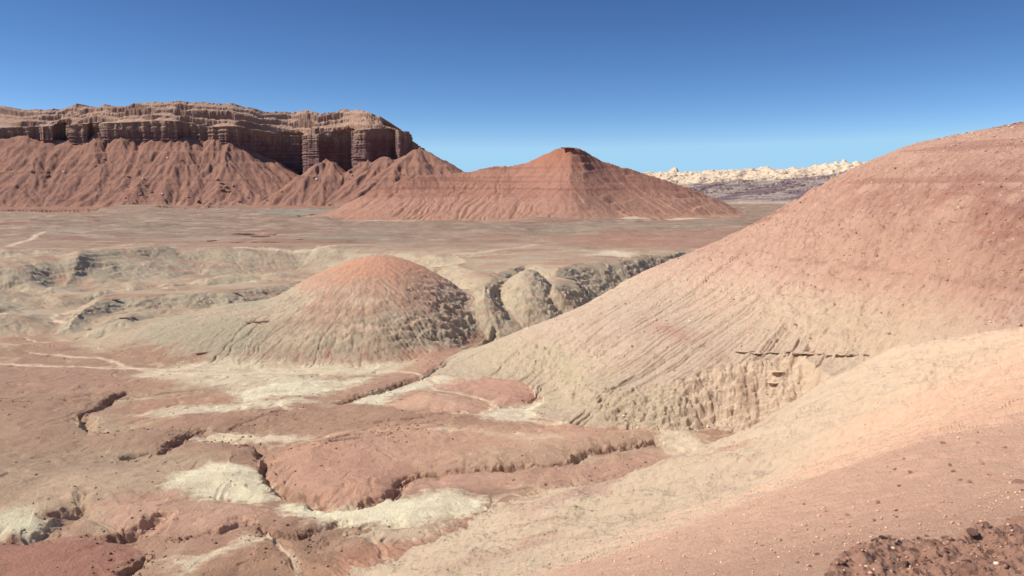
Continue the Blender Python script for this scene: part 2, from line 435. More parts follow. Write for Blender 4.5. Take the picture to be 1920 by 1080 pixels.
def grads(Z):
    dr = np.gradient(Z, R, axis=0); da = np.gradient(Z, AZ, axis=1) / R[:, None]
    s, c = np.sin(AZ)[None], np.cos(AZ)[None]
    return (dr * s + da * c).astype(F), (dr * c - da * s).astype(F)
gx, gy = grads(Z)
SL = np.sqrt(gx * gx + gy * gy)
EROS = np.zeros_like(Z)                          # gully signal, kept to darken the talus colour in its gullies

def carve(m, wl, amp, sharp=2.2, octv=4, seed=0, gain=0.45, slope0=0.12, feed=0.55, rib=0.25):
    if not m.any(): return
    e = erode(X[m], Y[m], gx[m], gy[m], wl, octv, gain, feed, seed)
    q = np.clip(0.5 - 0.5 * e, 0, 1)
    s = sstep(0.02, slope0 * 2, SL[m])
    Z[m] += (amp * (-(q ** sharp) * 1.6 + rib * e) * s).astype(F)
    EROS[m] = np.maximum(EROS[m], (q ** sharp * s).astype(F))

L = LAB
Z0 = Z.copy(); gx0, gy0 = gx, gy
nz = fbm(X / 24, Y / 24, 3, 90)
carve((L == 0) & (Y < 600) & (RR > 60), 15.0, 0.34, 3.0, 5, 1, slope0=0.06, rib=0.10, feed=.8)
carve((L == 0) & (Y < 600) & (RR > 60) & (SL > 0.13), 3.4, 0.16, 2.6, 4, 2, slope0=0.22)
carve(L == 1, 8.0, 0.30, 3.0, 4, 3, slope0=0.2, rib=0.12)
carve(L == 1, 2.6, 0.16, 2.2, 3, 4, slope0=0.2, rib=.15)
carve(L == 2, 9.0, 0.15, 3.0, 4, 5, slope0=0.15, feed=0.3, rib=0.10)
carve((L == 2) & (SL > 0.7) & (Z < 14), 2.0, 0.30, 2.4, 4, 7, slope0=0.6)
carve((L == 3) & (RR > 45), 2.4, 0.16, 2.4, 4, 9, slope0=0.15, rib=0.12)
carve((L == 3) & (RR > 12), 0.9, 0.045, 2.0, 3, 14, slope0=0.15, rib=0.2)
carve((L == 5) & (Z < 76), 16, 0.7, 2.2, 3, 10, slope0=0.2, rib=0.2, feed=.15)
carve(L == 6, 58, 6.0, 1.6, 3, 12, slope0=0.2, rib=0.35)
carve(L == 6, 20, 2.0, 2.2, 3, 13, slope0=0.2, rib=.2)

def rills(lab, n, steps, step, width, depth, seed, xr, yr, zmin=-9, zmax=999, wander=0.35, smax_=9.0):
    """thin incised runnels traced down the slope from random heads"""
    g = np.random.default_rng(seed)
    px = g.uniform(*xr, n * 6); py = g.uniform(*yr, n * 6)
    def look(px, py):
        r = np.hypot(px, py); a = np.arctan2(px, py)
        return np.clip(np.searchsorted(R, r) - 1, 1, NR - 3), np.clip(np.searchsorted(AZ, a) - 1, 1, NA - 3)
    i, j = look(px, py)
    ok = (L[i, j] == lab) & (SL[i, j] > .16) & (Z0[i, j] > zmin) & (Z0[i, j] < zmax)
    px, py = px[ok][:n], py[ok][:n]
    dep = depth * (.2 + .8 * g.uniform(0, 1.0, len(px)) ** 1.6); wid = width * g.uniform(.6, 1.1, len(px)); ln = (steps * g.uniform(.25, 1.0, len(px))).astype(int)
    D = np.zeros_like(Z)
    for k in range(steps):
        i, j = look(px, py)
        fx_, fy_ = -gx0[i, j], -gy0[i, j]; m = np.hypot(fx_, fy_) + 1e-6
        n_ = pn(px / (width * 14), py / (width * 14), seed) * wander * 3 + pn(px / (width * 4), py / (width * 4), seed + 1) * wander * 1.5
        c_, s_ = np.cos(n_), np.sin(n_)
        ux, uy = fx_ / m, fy_ / m
        px, py = px + (ux * c_ - uy * s_) * step, py + (ux * s_ + uy * c_) * step
        live = (k < ln) & (L[i, j] == lab) & (m > .10) & (m < smax_)
        if not live.any(): break
        q = np.minimum(1, .25 + k / (ln * .55 + 4))
        tap = np.clip((ln - k) / 20.0, 0, 1)
        for di in range(-3, 4):
            for dj in range(-3, 4):
                a_, b_ = np.clip(i + di, 0, NR - 1), np.clip(j + dj, 0, NA - 1)
                d2 = (X[a_, b_] - px) ** 2 + (Y[a_, b_] - py) ** 2
                v = dep * q * tap * np.exp(-d2 / (wid * wid)) * live
                np.maximum.at(D, (a_, b_), v.astype(F))
    Z[:] -= D
    np.maximum(EROS, D / depth, out=EROS)
rills(2, 240, 320, 0.30, 0.22, 0.80, 301, (-20, 120), (105, 210), 8, smax_=.62, wander=.11)
rills(2, 160, 70, 0.25, 0.18, 0.36, 302, (0, 90), (110, 180), 1, smax_=.62, wander=.12)
rills(1, 110, 170, 0.30, 0.25, 0.45, 303, (-80, 0), (190, 250), 1, wander=.2)
rills(3, 420, 130, 0.20, 0.15, 0.42, 304, (-10, 75), (30, 118), 0, wander=.2)
rills(5, 260, 110, 1.6, 1.9, 2.0, 305, (-240, 290), (780, 1060), 10, wander=.15)
rills(0, 260, 70, 0.35, 0.40, 0.50, 306, (-170, 40), (215, 420), -1)
rills(0, 120, 60, 0.25, 0.28, 0.35, 307, (-70, 40), (86, 190), -2)
print("rills", round(time.time() - T0, 1))
# bedding ledges
def ledges(m, lam, amp, seed, sharp=1.0):
    z = Z[m]; ph = z / lam + fbm(X[m] / (lam * 16), Y[m] / (lam * 16), 3, seed) * 1.2
    fr = ph - np.floor(ph)
    Z[m] += (amp * sstep(0.03, 0.4, np.minimum(SL[m], 1.2)) * (np.where(fr < .8, fr / .8, (1 - fr) / .2) - .5) * (0.12 + 1.0 * sstep(0.0, .45, fbm(X[m] / (lam * 6), Y[m] / (lam * 6), 3, seed + 2)))).astype(F)
scarp = (L == 0) & (Y < 600) & (SL > 0.18)
ledges(scarp, 1.9, 0.7, 60)
ledges(L == 1, 1.7, 0.24, 62)
ledges((L == 2) & (SL > 0.6), 2.2, 0.5, 64)
ledges(L == 5, 8, 3.2, 66)
ledges(L == 6, 26, 6.0, 68)
# small roughness everywhere
rough = np.where(L == 5, 1.5, np.where(L == 6, 2.2, 0.0)).astype(F)
m = rough > 0
Z[m] += rough[m] * fbm(X[m] / 11, Y[m] / 11, 5, 70, 0.66)
m = (Y < 620) & (RR > 12)
amp = np.select([L == 2, L == 3, L == 1, L == 4], [0.17, 0.24, 0.20, 0.0], 0.075).astype(F)
Z[m] += amp[m] * (F(.3) + F(.7) * sstep(20, 75, RR[m])) * (fbm(X[m] / 1.9, Y[m] / 1.9, 5, 74, 0.72) * F(1.5) - np.abs(fbm(X[m] / 1.1, Y[m] / 1.1, 3, 75, .6)) * F(.9))
m = (L == 2) & (SL > .2)
ac_, al_ = (Y[m] * .83 - X[m] * .55), (X[m] * .83 + Y[m] * .55)
pt_ = sstep(-.12, .22, fbm(X[m] / 17, Y[m] / 17, 4, 92, .6) + .10 * sstep(20, 30, Z[m]))
cl0 = fbm(ac_ / .75, al_ / 2.6, 4, 93, .66)
CLOD_GAP = np.zeros_like(Z); CLOD_GAP[m] = pt_ * sstep(.02, .3, -cl0)  # mask of the low spots between clods
Z[m] += pt_ * cl0 * F(.34)
m = (Y < 620) & (RR > 60) & (SL > .3) & (L < 3)
Z[m] += sstep(.3, .9, SL[m]) * (fbm(X[m] / 3.0, Y[m] / 3.0 + Z[m] / 2.0, 4, 76, .62) * F(1.7))
m = (RR < 30)
Z[m] += sstep(0, 1, RR[m] / 4) * (fbm(X[m] * 1.6, Y[m] * 1.6, 4, 78, 0.6) * np.where(L[m] == 4, F(0.09), F(0.05)) + fbm(X[m] * 9, Y[m] * 9, 3, 79, 0.6) * np.where(L[m] == 4, F(0.06), F(0.012)))
m = (L == 0) & (Y > 430) & (Y < 1400)
for k_, (a_, b_, h_) in enumerate([(120, 50, 1.6), (70, 30, 1.0), (200, 90, 2.0)]):
    q_ = fbm(X[m] / a_, Y[m] / b_, 4, 83 + k_, .55)
    Z[m] += F(h_ * .55) * sstep(430, 560, Y[m]) * (sstep(0, .10, q_ - .02) + sstep(.2, .30, q_))
m = (L == 0) & (Y > 300) & (Y < 2600)
Z[m] += fbm(X[m] / 22, Y[m] / 22, 4, 80, 0.6) * F(0.9) * sstep(300, 420, Y[m])
print("eroded", round(time.time() - T0, 1))


# ------------------------------------------------------------------ colour of the ground (beds, washes, stains, tracks, darker hollows)
def rgb(r, g, b):                                # sRGB 0-255 as it looks in sun -> albedo
    c = np.array([r, g, b]) / 255.0
    return np.where(c <= 0.04045, c / 12.92, ((c + 0.055) / 1.055) ** 2.4).astype(F) * ALB
ALB = np.array([0.965, 0.965, 0.91], F)
COL = np.zeros(Z.shape + (3,), F)
COL[:] = rgb(176, 138, 114)
def mix(m, col, a):
    a = np.asarray(a, F)
    if a.ndim == 0: a = np.full(int(m.sum()), a, F)
    COL[m] = COL[m] * (1 - a[:, None]) + np.asarray(col, F) * a[:, None]
m = (L == 0)
n1 = fbm(X[m] / 26, Y[m] / 26, 4, 100); n2 = fbm(X[m] / 9, Y[m] / 9, 4, 101, 0.6); n3 = fbm(X[m] / 45, Y[m] / 45, 4, 103)
mix(m, rgb(184, 140, 116), sstep(-0.05, 0.35, n1) * 0.75)
mix(m, rgb(198, 170, 138), sstep(0.0, 0.35, n3 + n2 * 0.4) * 0.75)
mix(m, rgb(150, 116, 94), sstep(0.1, 0.4, fbm(X[m] / 17, Y[m] / 17, 4, 104, .6)) * 0.6)
mix(m, rgb(215, 190, 158), sstep(0.22, 0.42, n2) * 0.35)
m = (L == 0) & (Y > 330)
f = sstep(330, 520, Y[m]); a = fbm(X[m] / 130, Y[m] / 70, 4, 105, 0.6); b = fbm(X[m] / 50, Y[m] / 22, 4, 108, 0.6)
mix(m, rgb(158, 132, 113), f * 0.9)
mix(m, rgb(160, 118, 98), f * sstep(0.05, 0.35, a) * 0.8)
mix(m, rgb(138, 119, 100), f * sstep(0.1, 0.4, -a) * 0.8)
mix(m, rgb(192, 162, 138), f * sstep(0.12, 0.26, b) * 0.75)
mix(m, rgb(182, 150, 128), f * sstep(0.04, 0.24, fbm(X[m] / 90, Y[m] / 26, 4, 111, .62)) * 0.65)
mix(m, rgb(168, 156, 132), f * sstep(0.08, 0.3, fbm(X[m] / 70, Y[m] / 30, 4, 112, .6)) * sstep(900, 500, Y[m]) * 0.6)
mix(m, rgb(126, 98, 84), f * sstep(0.28, 0.4, -b) * 0.5)
# the badland belt behind and left of the mound is khaki clay
m = (L == 0) & (Y < 440) & (Y > 205)
bt = sstep(215, 250, Y[m]) * sstep(435, 380, Y[m]); kb = fbm(X[m] / 40, Y[m] / 14, 5, 114, .6)
mix(m, rgb(188, 168, 141), bt * np.clip(.35 + 1.5 * kb, 0, .8))
# pale grey-green beds on scarps
m = (L == 0) & (Y < 600) & (Y > 200)
st = sstep(0.16, 0.42, SL[m]); bn = fbm(X[m] / 18, Y[m] / 18, 3, 110)
mix(m, rgb(196, 176, 148), st * np.clip(0.55 + bn, 0, 1))
mix(m, rgb(178, 162, 136), st * sstep(0.0, 0.3, np.sin(Z[m] * 2.1 + bn * 5)) * 0.55)

m = (L == 0) & (Y < 420) & (RR > 60)
br = np.abs(fbm(X[m] / 30, Y[m] / 30, 4, 132, .55)); pm = sstep(-.05, .25, fbm(X[m] / 50, Y[m] / 50, 3, 134))
bl = sstep(.030, .010, br) * pm * sstep(.3, .12, SL[m])
mix(m, rgb(222, 192, 160), bl * .75)
Z[m] -= F(.22) * bl
sk = fbm(X[m] / 26, Y[m] / 8, 5, 136, .6); sm = sstep(0, .3, fbm(X[m] / 60, Y[m] / 40, 3, 138) + .12)
mix(m, rgb(216, 188, 156), sstep(.16, .34, sk) * sm * sstep(.25, .1, SL[m]) * .7)
xw = X + fbm(X / 8, Y / 8, 4, 120, 0.6) * F(3.0); yw = Y + fbm(X / 8, Y / 8, 4, 125, 0.6) * F(3.0)
def paint(pts, col, a=1.0, soft=2.0, z=0.0, labs=(0,), streak=0.0):
    P = poly_z(pts, z)
    m = (xw > P[:, 0].min() - 8) & (xw < P[:, 0].max() + 8) & (yw > P[:, 1].min() - 8) & (yw < P[:, 1].max() + 8) & np.isin(L, labs)
    if not m.any(): return
    d = sdf(xw[m], yw[m], P) + fbm(X[m] / 1.6, Y[m] / 1.0, 4, 144, .7) * F(2.4)
    k = sstep(-soft * .8, soft * .8, d) * a
    if streak: k = k * np.clip(1 - streak * sstep(-0.1, 0.35, fbm(X[m] / 9, Y[m] / 4, 4, 130, 0.62)), 0, 1)
    mix(m, rgb(*col), k)
RED, RED2, ORG, BRN, TAN, WASH, GRN = (190, 126, 101), (166, 98, 80), (204, 148, 118), (170, 132, 108), (205, 172, 140), (230, 214, 182), (178, 168, 138)
W0 = (0, 1)
paint([(-200, 740), (0, 742), (220, 740), (150, 776), (170, 797), (100, 848), (-200, 850)], (176, 138, 114), .8, 4)
paint([(165, 802), (300, 797), (362, 808), (300, 843), (60, 850)], (174, 138, 114), .8, 3)
paint([(-200, 850), (250, 850), (420, 860), (330, 890), (300, 930), (60, 940), (-200, 900)], (178, 148, 122), .8, 6)
paint([(50, 900), (300, 870), (420, 880), (320, 925), (170, 950), (0, 960)], (205, 172, 142), .7, 5)
paint([(170, 957), (330, 930), (495, 946), (520, 968), (425, 1000), (235, 1000)], (206, 160, 134), .9, 3)
paint([(-200, 1010), (120, 1005), (215, 1008), (268, 1046), (205, 1088), (-200, 1120)], (176, 124, 104), .95, 1.5)
paint([(507, 858), (517, 900), (547, 925), (600, 948), (660, 953), (716, 940), (760, 905), (800, 888), (760, 850), (640, 845), (560, 840)], (200, 152, 126), .95, 2.5)
paint([(560, 840), (640, 845), (800, 890), (900, 884), (1072, 864), (1090, 850), (1232, 824), (1245, 804), (1100, 800), (900, 790), (700, 800), (560, 826)], (206, 160, 132), .9, 4)
paint([(830, 880), (900, 850), (1075, 835), (1230, 805), (1232, 824), (1090, 850), (1072, 864), (1000, 877), (900, 884)], (196, 160, 130), .75, 2.5)
paint([(740, 925), (830, 893), (1000, 885), (1090, 868), (1240, 835), (1330, 842), (1250, 885), (1100, 905), (960, 925)], (204, 158, 132), .9, 3)
paint([(800, 719), (900, 701), (1045, 690), (1040, 726), (984, 746), (935, 766), (915, 745), (860, 733)], (200, 152, 128), .9, 2.5)
paint([(1040, 690), (1130, 690), (1060, 740), (985, 750)], (200, 146, 120), .8, 3, 0, (0, 2))
paint([(716, 756), (790, 731), (870, 741), (922, 752), (905, 775), (820, 776), (760, 766)], (212, 166, 138), .9, 2.5)
paint([(748, 690), (780, 656), (830, 646), (872, 664), (850, 690), (800, 702)], (186, 142, 118), .9, 4, 0, W0)
paint([(612, 737), (720, 702), (770, 697), (786, 707), (700, 734), (650, 741)], (184, 144, 120), .9, 2.5)
paint([(-200, 690), (160, 686), (240, 690), (240, 706), (150, 735), (-200, 742)], (178, 138, 116), .8, 4)
paint([(430, 810), (620, 765), (900, 775), (1050, 790), (800, 800), (560, 826)], (182, 142, 116), .7, 5)
paint([(240, 750), (340, 735), (520, 742), (420, 760), (260, 790)], (186, 138, 112), .7, 4)
paint([(560, 1085), (640, 1030), (760, 1020), (720, 1085)], (198, 142, 114), .7, 3, 0, (0,))
paint([(350, 1085), (440, 1014), (505, 1008), (556, 1040), (640, 1047), (640, 1090)], (184, 142, 114), .8, 3)
# pale washes
paint([(325, 685), (460, 676), (560, 684), (700, 682), (780, 680), (740, 695), (640, 704), (560, 722), (470, 732), (360, 720), (250, 705)], (226, 206, 172), .85, 4, 0, W0, .45)
paint([(420, 735), (520, 722), (630, 712), (700, 704), (640, 730), (560, 742), (450, 748)], (234, 218, 184), .9, 2, 0, (0,), .35)
paint([(250, 772), (350, 757), (470, 748), (600, 748), (560, 756), (450, 766), (330, 778)], WASH, .8, 2, 0, (0,), .3)
paint([(660, 746), (740, 724), (830, 706), (880, 692), (870, 706), (800, 724), (740, 742), (708, 756), (680, 752)], (232, 216, 184), .9, 1.5, 0, (0, 2), .25)
paint([(815, 712), (900, 690), (1000, 672), (1100, 650), (1060, 690), (930, 702), (830, 722)], (222, 198, 166), .6, 4, 0, (0, 2), .4)
paint([(905, 778), (930, 762), (1000, 752), (1040, 738), (1080, 745), (1040, 776), (1000, 788), (920, 782)], (236, 220, 188), .9, 2, 0, (0, 2), .3)
paint([(360, 816), (430, 808), (500, 820), (620, 822), (560, 830), (450, 830), (380, 826)], (230, 206, 172), .9, 1.5, 0, (0,), .2)
paint([(315, 918), (340, 885), (400, 872), (470, 880), (500, 898), (520, 935), (480, 940), (400, 932), (330, 926)], (236, 220, 184), .92, 1.5, 0, (0,), .3)
paint([(515, 952), (560, 945), (640, 956), (720, 944), (780, 934), (860, 926), (910, 945), (930, 966), (860, 985), (780, 996), (690, 988), (600, 985), (540, 972)], (240, 224, 188), .95, 1.5, 0, (0,), .25)
paint([(330, 1058), (400, 1032), (480, 1012), (520, 1018), (440, 1040), (380, 1060), (330, 1085)], (230, 206, 172), .85, 1.2, 0, (0,), .3)
paint([(-100, 960), (30, 965), (110, 975), (100, 985), (60, 1008), (-100, 1010)], (224, 212, 178), .85, 1.5, 0, (0,), .4)
paint([(640, 1000), (760, 998), (900, 975), (800, 1015), (700, 1020)], (226, 200, 166), .7, 2, 0, (0,), .4)
paint([(880, 815), (960, 812), (1020, 818), (1060, 830), (1000, 840), (960, 830)], (226, 198, 162), .6, 2, 0, (0,), .2)
paint([(780, 815), (830, 810), (905, 814), (830, 818)], (232, 206, 172), .8, 1, 0, (0,))
paint([(1220, 800), (1300, 812), (1335, 842), (1290, 862), (1255, 850)], (232, 208, 174), .8, 2, 0, (0, 2, 3))
paint([(140, 630), (300, 605), (420, 600), (330, 640), (180, 660)], (200, 178, 148), .6, 5, 0, W0)
paint([(960, 920), (1100, 905), (1250, 900), (1330, 880), (1200, 915), (1000, 935)], (222, 184, 150), .7, 2, 0, (0, 3))
# far plain patches
paint([(1010, 455), (1150, 438), (1420, 440), (1420, 472), (1200, 466)], (176, 126, 106), .55, 14, 9)
paint([(1100, 481), (1140, 472), (1190, 474), (1180, 480)], (226, 200, 172), .8, 5, 10)
paint([(640, 420), (720, 412), (860, 412), (760, 419)], (208, 178, 150), .7, 10, 6)
paint([(1130, 413), (1260, 409), (1330, 412), (1200, 417)], (222, 196, 168), .8, 8, 6)
paint([(450, 402), (560, 393), (650, 397), (560, 408)], (152, 146, 130), .7, 30, 6)
paint([(-100, 425), (0, 410), (90, 408), (110, 416)], (150, 140, 124), .6, 25, 6)
# foot tracks and thin flood lines
def track(pts, wd, col=(234, 206, 174), a=.9, z=0.0, labs=(0, 1, 2, 3)):
    P = poly_z(pts, z)
    P = np.array([P[0]] + [((1 - t) * P[i] + t * P[i + 1]) for i in range(len(P) - 1) for t in (.25, .75)] + [P[-1]])
    x2 = X + pn(X / 6, Y / 6, 140) * F(0.8); y2 = Y + pn(X / 6, Y / 6, 141) * F(0.8)
    m = (x2 > P[:, 0].min() - 4) & (x2 < P[:, 0].max() + 4) & (y2 > P[:, 1].min() - 4) & (y2 < P[:, 1].max() + 4) & np.isin(L, labs)
    d, _ = pline(x2[m], y2[m], P)
    br_ = fbm(X[m] / 3.5, Y[m] / 3.5, 4, 143, .62)
    mix(m, rgb(*col), sstep(wd * 1.05, wd * 0.2, d * (1 + br_ * 1.6)) * a * np.clip(.72 + br_ * .9, .15, 1))
track([(1300, 830), (1255, 803), (1200, 795), (1100, 797), (1000, 790), (900, 777), (850, 776)], 1.1)
track([(905, 776), (928, 758), (915, 743), (870, 736), (808, 726), (800, 712), (780, 700), (740, 692), (640, 694), (500, 697), (440, 700)], 0.9)
track([(-60, 680), (60, 684), (160, 688), (260, 690), (330, 694)], 1.1)
track([(60, 658), (130, 668), (200, 672), (240, 690), (330, 704), (440, 702)], 1.1)
track([(-60, 622), (70, 609), (110, 604)], 1.3)
track([(170, 612), (112, 609), (96, 597), (130, 583), (180, 575)], 1.4)
track([(15, 470), (72, 452), (84, 448), (110, 447)], 3.0, z=8)
track([(0, 490), (120, 480), (230, 468), (330, 466)], 2.2, a=.6, z=9)
track([(440, 463), (600, 462), (700, 458)], 2.5, a=.8, z=10)
track([(800, 478), (900, 474), (1000, 461), (1060, 456)], 4.0, a=.5, z=10)
track([(840, 485), (950, 478), (1080, 470)], 1.4, a=.6, z=10)
track([(510, 1010), (540, 1050), (560, 1085)], 0.5, a=.8)

# mound
m = L == 1
th = np.arctan2(Y[m] - 246, X[m] + 38); str_ = fbm(th * 13, np.hypot(X[m] + 38, Y[m] - 246) / 24, 4, 152, .6)
zz = Z[m] + str_ * 3.0; n = fbm(X[m] / 7, Y[m] / 7, 4, 150, .6); nl = fbm(X[m] / 20, Y[m] / 20, 3, 151)
c0 = (1 - EROS[m])
keep = sstep(2.6, .8, zz + n * 1.5)
base_c = COL[m].copy()
mix(m, rgb(208, 176, 148), 1 - keep)
mix(m, rgb(178, 166, 140), sstep(-0.1, 0.5, np.sin(zz * .9 + nl * 7 + n)) * 0.5 * (1 - keep))
mix(m, rgb(160, 128, 108), sstep(0.2, 0.6, np.sin(zz * 2.6 + nl * 6 + 1) + n) * 0.5 * (1 - keep))
mix(m, rgb(178, 136, 112), sstep(0.0, 0.3, nl) * 0.5 * (1 - keep))
mix(m, rgb(182, 166, 139), sstep(-52, -66, X[m] + n * 12) * (1 - keep) * np.clip(.65 + nl, 0, .9))
mix(m, rgb(172, 156, 130), sstep(8, 4.5, zz + n * 2) * (1 - keep) * .45)
mix(m, rgb(196, 150, 124), sstep(11.5, 13.4, zz + n * 3 + nl * 2) * 0.75)
mix(m, rgb(206, 150, 120), sstep(15, 16.6, zz + n * 2.5) * 0.9)
# hill
m = L == 2
zz = Z[m]; n = fbm(X[m] / 7, Y[m] / 7, 4, 155, .6); nl = fbm(X[m] / 30, Y[m] / 30, 3, 156); st = fbm(X[m] / 12 + Y[m] / 40, Z[m] / 3.0, 4, 158, .6)
str_ = fbm((Y[m] * .9 - X[m] * .4) / 1.6, (X[m] * .9 + Y[m] * .4) / 22, 4, 157, .6)
h = zz + n * 2.4 + nl * 4.0 + str_ * 5.5
mix(m, rgb(218, 188, 161), 0.92)
mix(m, rgb(200, 168, 140), sstep(0, .4, n) * .6)
mix(m, rgb(226, 182, 156), sstep(11, 15, h + np.clip(X[m] - 56, -20, 30) * 0.22) * 0.85)
mix(m, rgb(196, 164, 138), sstep(.1, .4, str_) * .45)
mix(m, rgb(220, 190, 160), np.exp(-((X[m] - 55) / 16) ** 2 - ((zz - 16.5) / 4.5) ** 2) * 0.9)
mix(m, rgb(220, 171, 146), sstep(20.5, 26.5, h) * 0.94)
mix(m, rgb(188, 134, 116), sstep(22, 30, h) * sstep(0.02, 0.35, st + nl * .5) * 0.75)
mix(m, rgb(180, 132, 114), sstep(0.0, 0.4, fbm((X[m] + Y[m] * .6) / 14, (Y[m] - X[m] * .6) / 5, 4, 160, .6)) * sstep(90, 112, X[m]) * 0.55)
mix(m, rgb(184, 128, 110), np.clip(np.exp(-((X[m] - 92) / 20) ** 2 - ((zz - 36) / 7) ** 2) * (1.0 + 2.2 * n + 1.6 * str_), 0, .8))
mix(m, rgb(182, 130, 112), CLOD_GAP[m] * .55 * sstep(18, 24, h))  # darker in the low spots between clods
cl = sstep(0.55, 0.95, SL[m]) * sstep(15, 11, zz)
mix(m, rgb(232, 200, 170), cl * .9)
mix(m, rgb(190, 174, 146), cl * sstep(36, 20, X[m]) * 0.6)
mix(m, rgb(178, 140, 116), cl * sstep(0.1, .4, n) * 0.5)
mix(m, rgb(204, 182, 150), sstep(8, 4, zz) * sstep(34, 14, X[m]) * 0.6)
mix(m, rgb(196, 146, 126), np.exp(-((X[m] - 31) / 4) ** 2 - ((zz - 12.0 + n) / .9) ** 2) * 0.7)
# near hillside
m = L == 3
zz = Z[m] + fbm((X[m] + Y[m]) / 2.2, (X[m] - Y[m]) / 20, 4, 167, .6) * 5; n = fbm(X[m] / 5, Y[m] / 5, 4, 165, .6); nl = fbm(X[m] / 26, Y[m] / 26, 3, 166); nn = fbm((X[m] + Y[m]) / 3, (X[m] - Y[m]) / 14, 4, 168, .6)
mix(m, rgb(204, 178, 151), 1.0)
mix(m, rgb(196, 172, 142), sstep(0.0, .4, n + nl * .5) * .6)
mix(m, rgb(176, 126, 110), sstep(.15, .38, fbm(X[m] / 11, Y[m] / 11, 3, 169)) * sstep(60, 85, RR[m]) * sstep(9, 5, np.abs(zz - 9)) * .7)
mix(m, rgb(222, 190, 161), sstep(8, 20, zz + nl * 4) * .8)
mix(m, rgb(238, 190, 160), sstep(14, 26, zz + nl * 6 + n * 1.5 + -(X[m] - 10) * .13) * .95)
mix(m, rgb(255, 200, 168), sstep(24, 32, zz + nl * 3 + n * 1.5) * .9)
mix(m, rgb(214, 160, 132), sstep(.05, .4, nn) * sstep(25, 33, zz) * .4)
mix(m, rgb(194, 162, 134), sstep(.1, .4, nn) * sstep(20, 10, zz) * .4)
paint([(955, 990), (988, 940), (1050, 926), (1120, 934), (1180, 945), (1120, 985), (1010, 1005)], (190, 152, 136), .6, 1.5, 3, (3,), .5)
paint([(1040, 935), (1150, 922), (1310, 921), (1250, 940), (1120, 965), (1080, 955)], (176, 144, 124), .6, 1.2, 3, (3,), .5)
paint([(1430, 812), (1540, 780), (1600, 772), (1560, 800), (1460, 826)], (186, 142, 124), .6, 1.2, 5, (3,), .4)
# ledge
m = L == 4
n = fbm(X[m] * 2, Y[m] * 2, 4, 170, .6)
mix(m, rgb(184, 138, 116), 1.0)
mix(m, rgb(150, 106, 88), sstep(0.05, .4, n) * .6)
# butte
m = L == 5
zz = Z[m]; n = fbm(X[m] / 30, Y[m] / 30, 4, 175, .6); s = fbm(X[m] / 300, zz / 4.0, 4, 177, .6)
mix(m, rgb(192, 142, 120), 1.0)
mix(m, rgb(180, 126, 106), sstep(22, 36, zz + n * 10) * .75)
mix(m, rgb(164, 112, 94), sstep(0.05, .3, s) * sstep(24, 34, zz) * .8)
mix(m, rgb(196, 144, 118), sstep(-0.1, -.4, s) * .4)
mix(m, rgb(192, 142, 118), sstep(18, 8, zz + n * 6) * .8)
mix(m, rgb(188, 124, 98), sstep(60, 68, zz) * .6)
mix(m, rgb(206, 172, 144), sstep(9, 6.5, zz + n * 3) * sstep(-.1, .2, n) * .7)
# talus
m = L == 6
zz = Z[m]; n = fbm(X[m] / 45, Y[m] / 45, 4, 180, .6); s = fbm(X[m] / 400, zz / 7.0, 4, 182, .6)
mix(m, rgb(168, 122, 104), 1.0)
mix(m, rgb(180, 128, 106), sstep(-.05, .35, n) * .7)
mix(m, rgb(140, 104, 88), sstep(0.05, .35, s + n * .3) * .5)
mix(m, rgb(124, 92, 80), EROS[m] * .35)  # darker along the gullies
mix(m, rgb(182, 134, 112), sstep(16, 8, zz) * .6)
print("colour", round(time.time() - T0, 1))

COL[L == 3] *= F(1.09); COL[L == 2] *= (F(1.12) - F(.12) * sstep(17, 26, Z))[L == 2][:, None]
COL[L == 0] *= (F(.99) - F(.13) * sstep(330, 600, Y))[L == 0][:, None]
COL[L == 1] *= F(1.2)
COL[L == 5] *= F(.88)
lum = COL.mean(-1, keepdims=True); k_ = np.where((L == 0) | (L == 2) | (L == 1), F(.055), F(.04))[..., None]
COL = COL * (1 - k_) + lum * k_
COL[(X < 30) & (Y < 215) & (L == 0)] *= F(1.0)
COL *= np.minimum(1, F(.84) / np.maximum(COL.max(-1, keepdims=True), F(.01)))
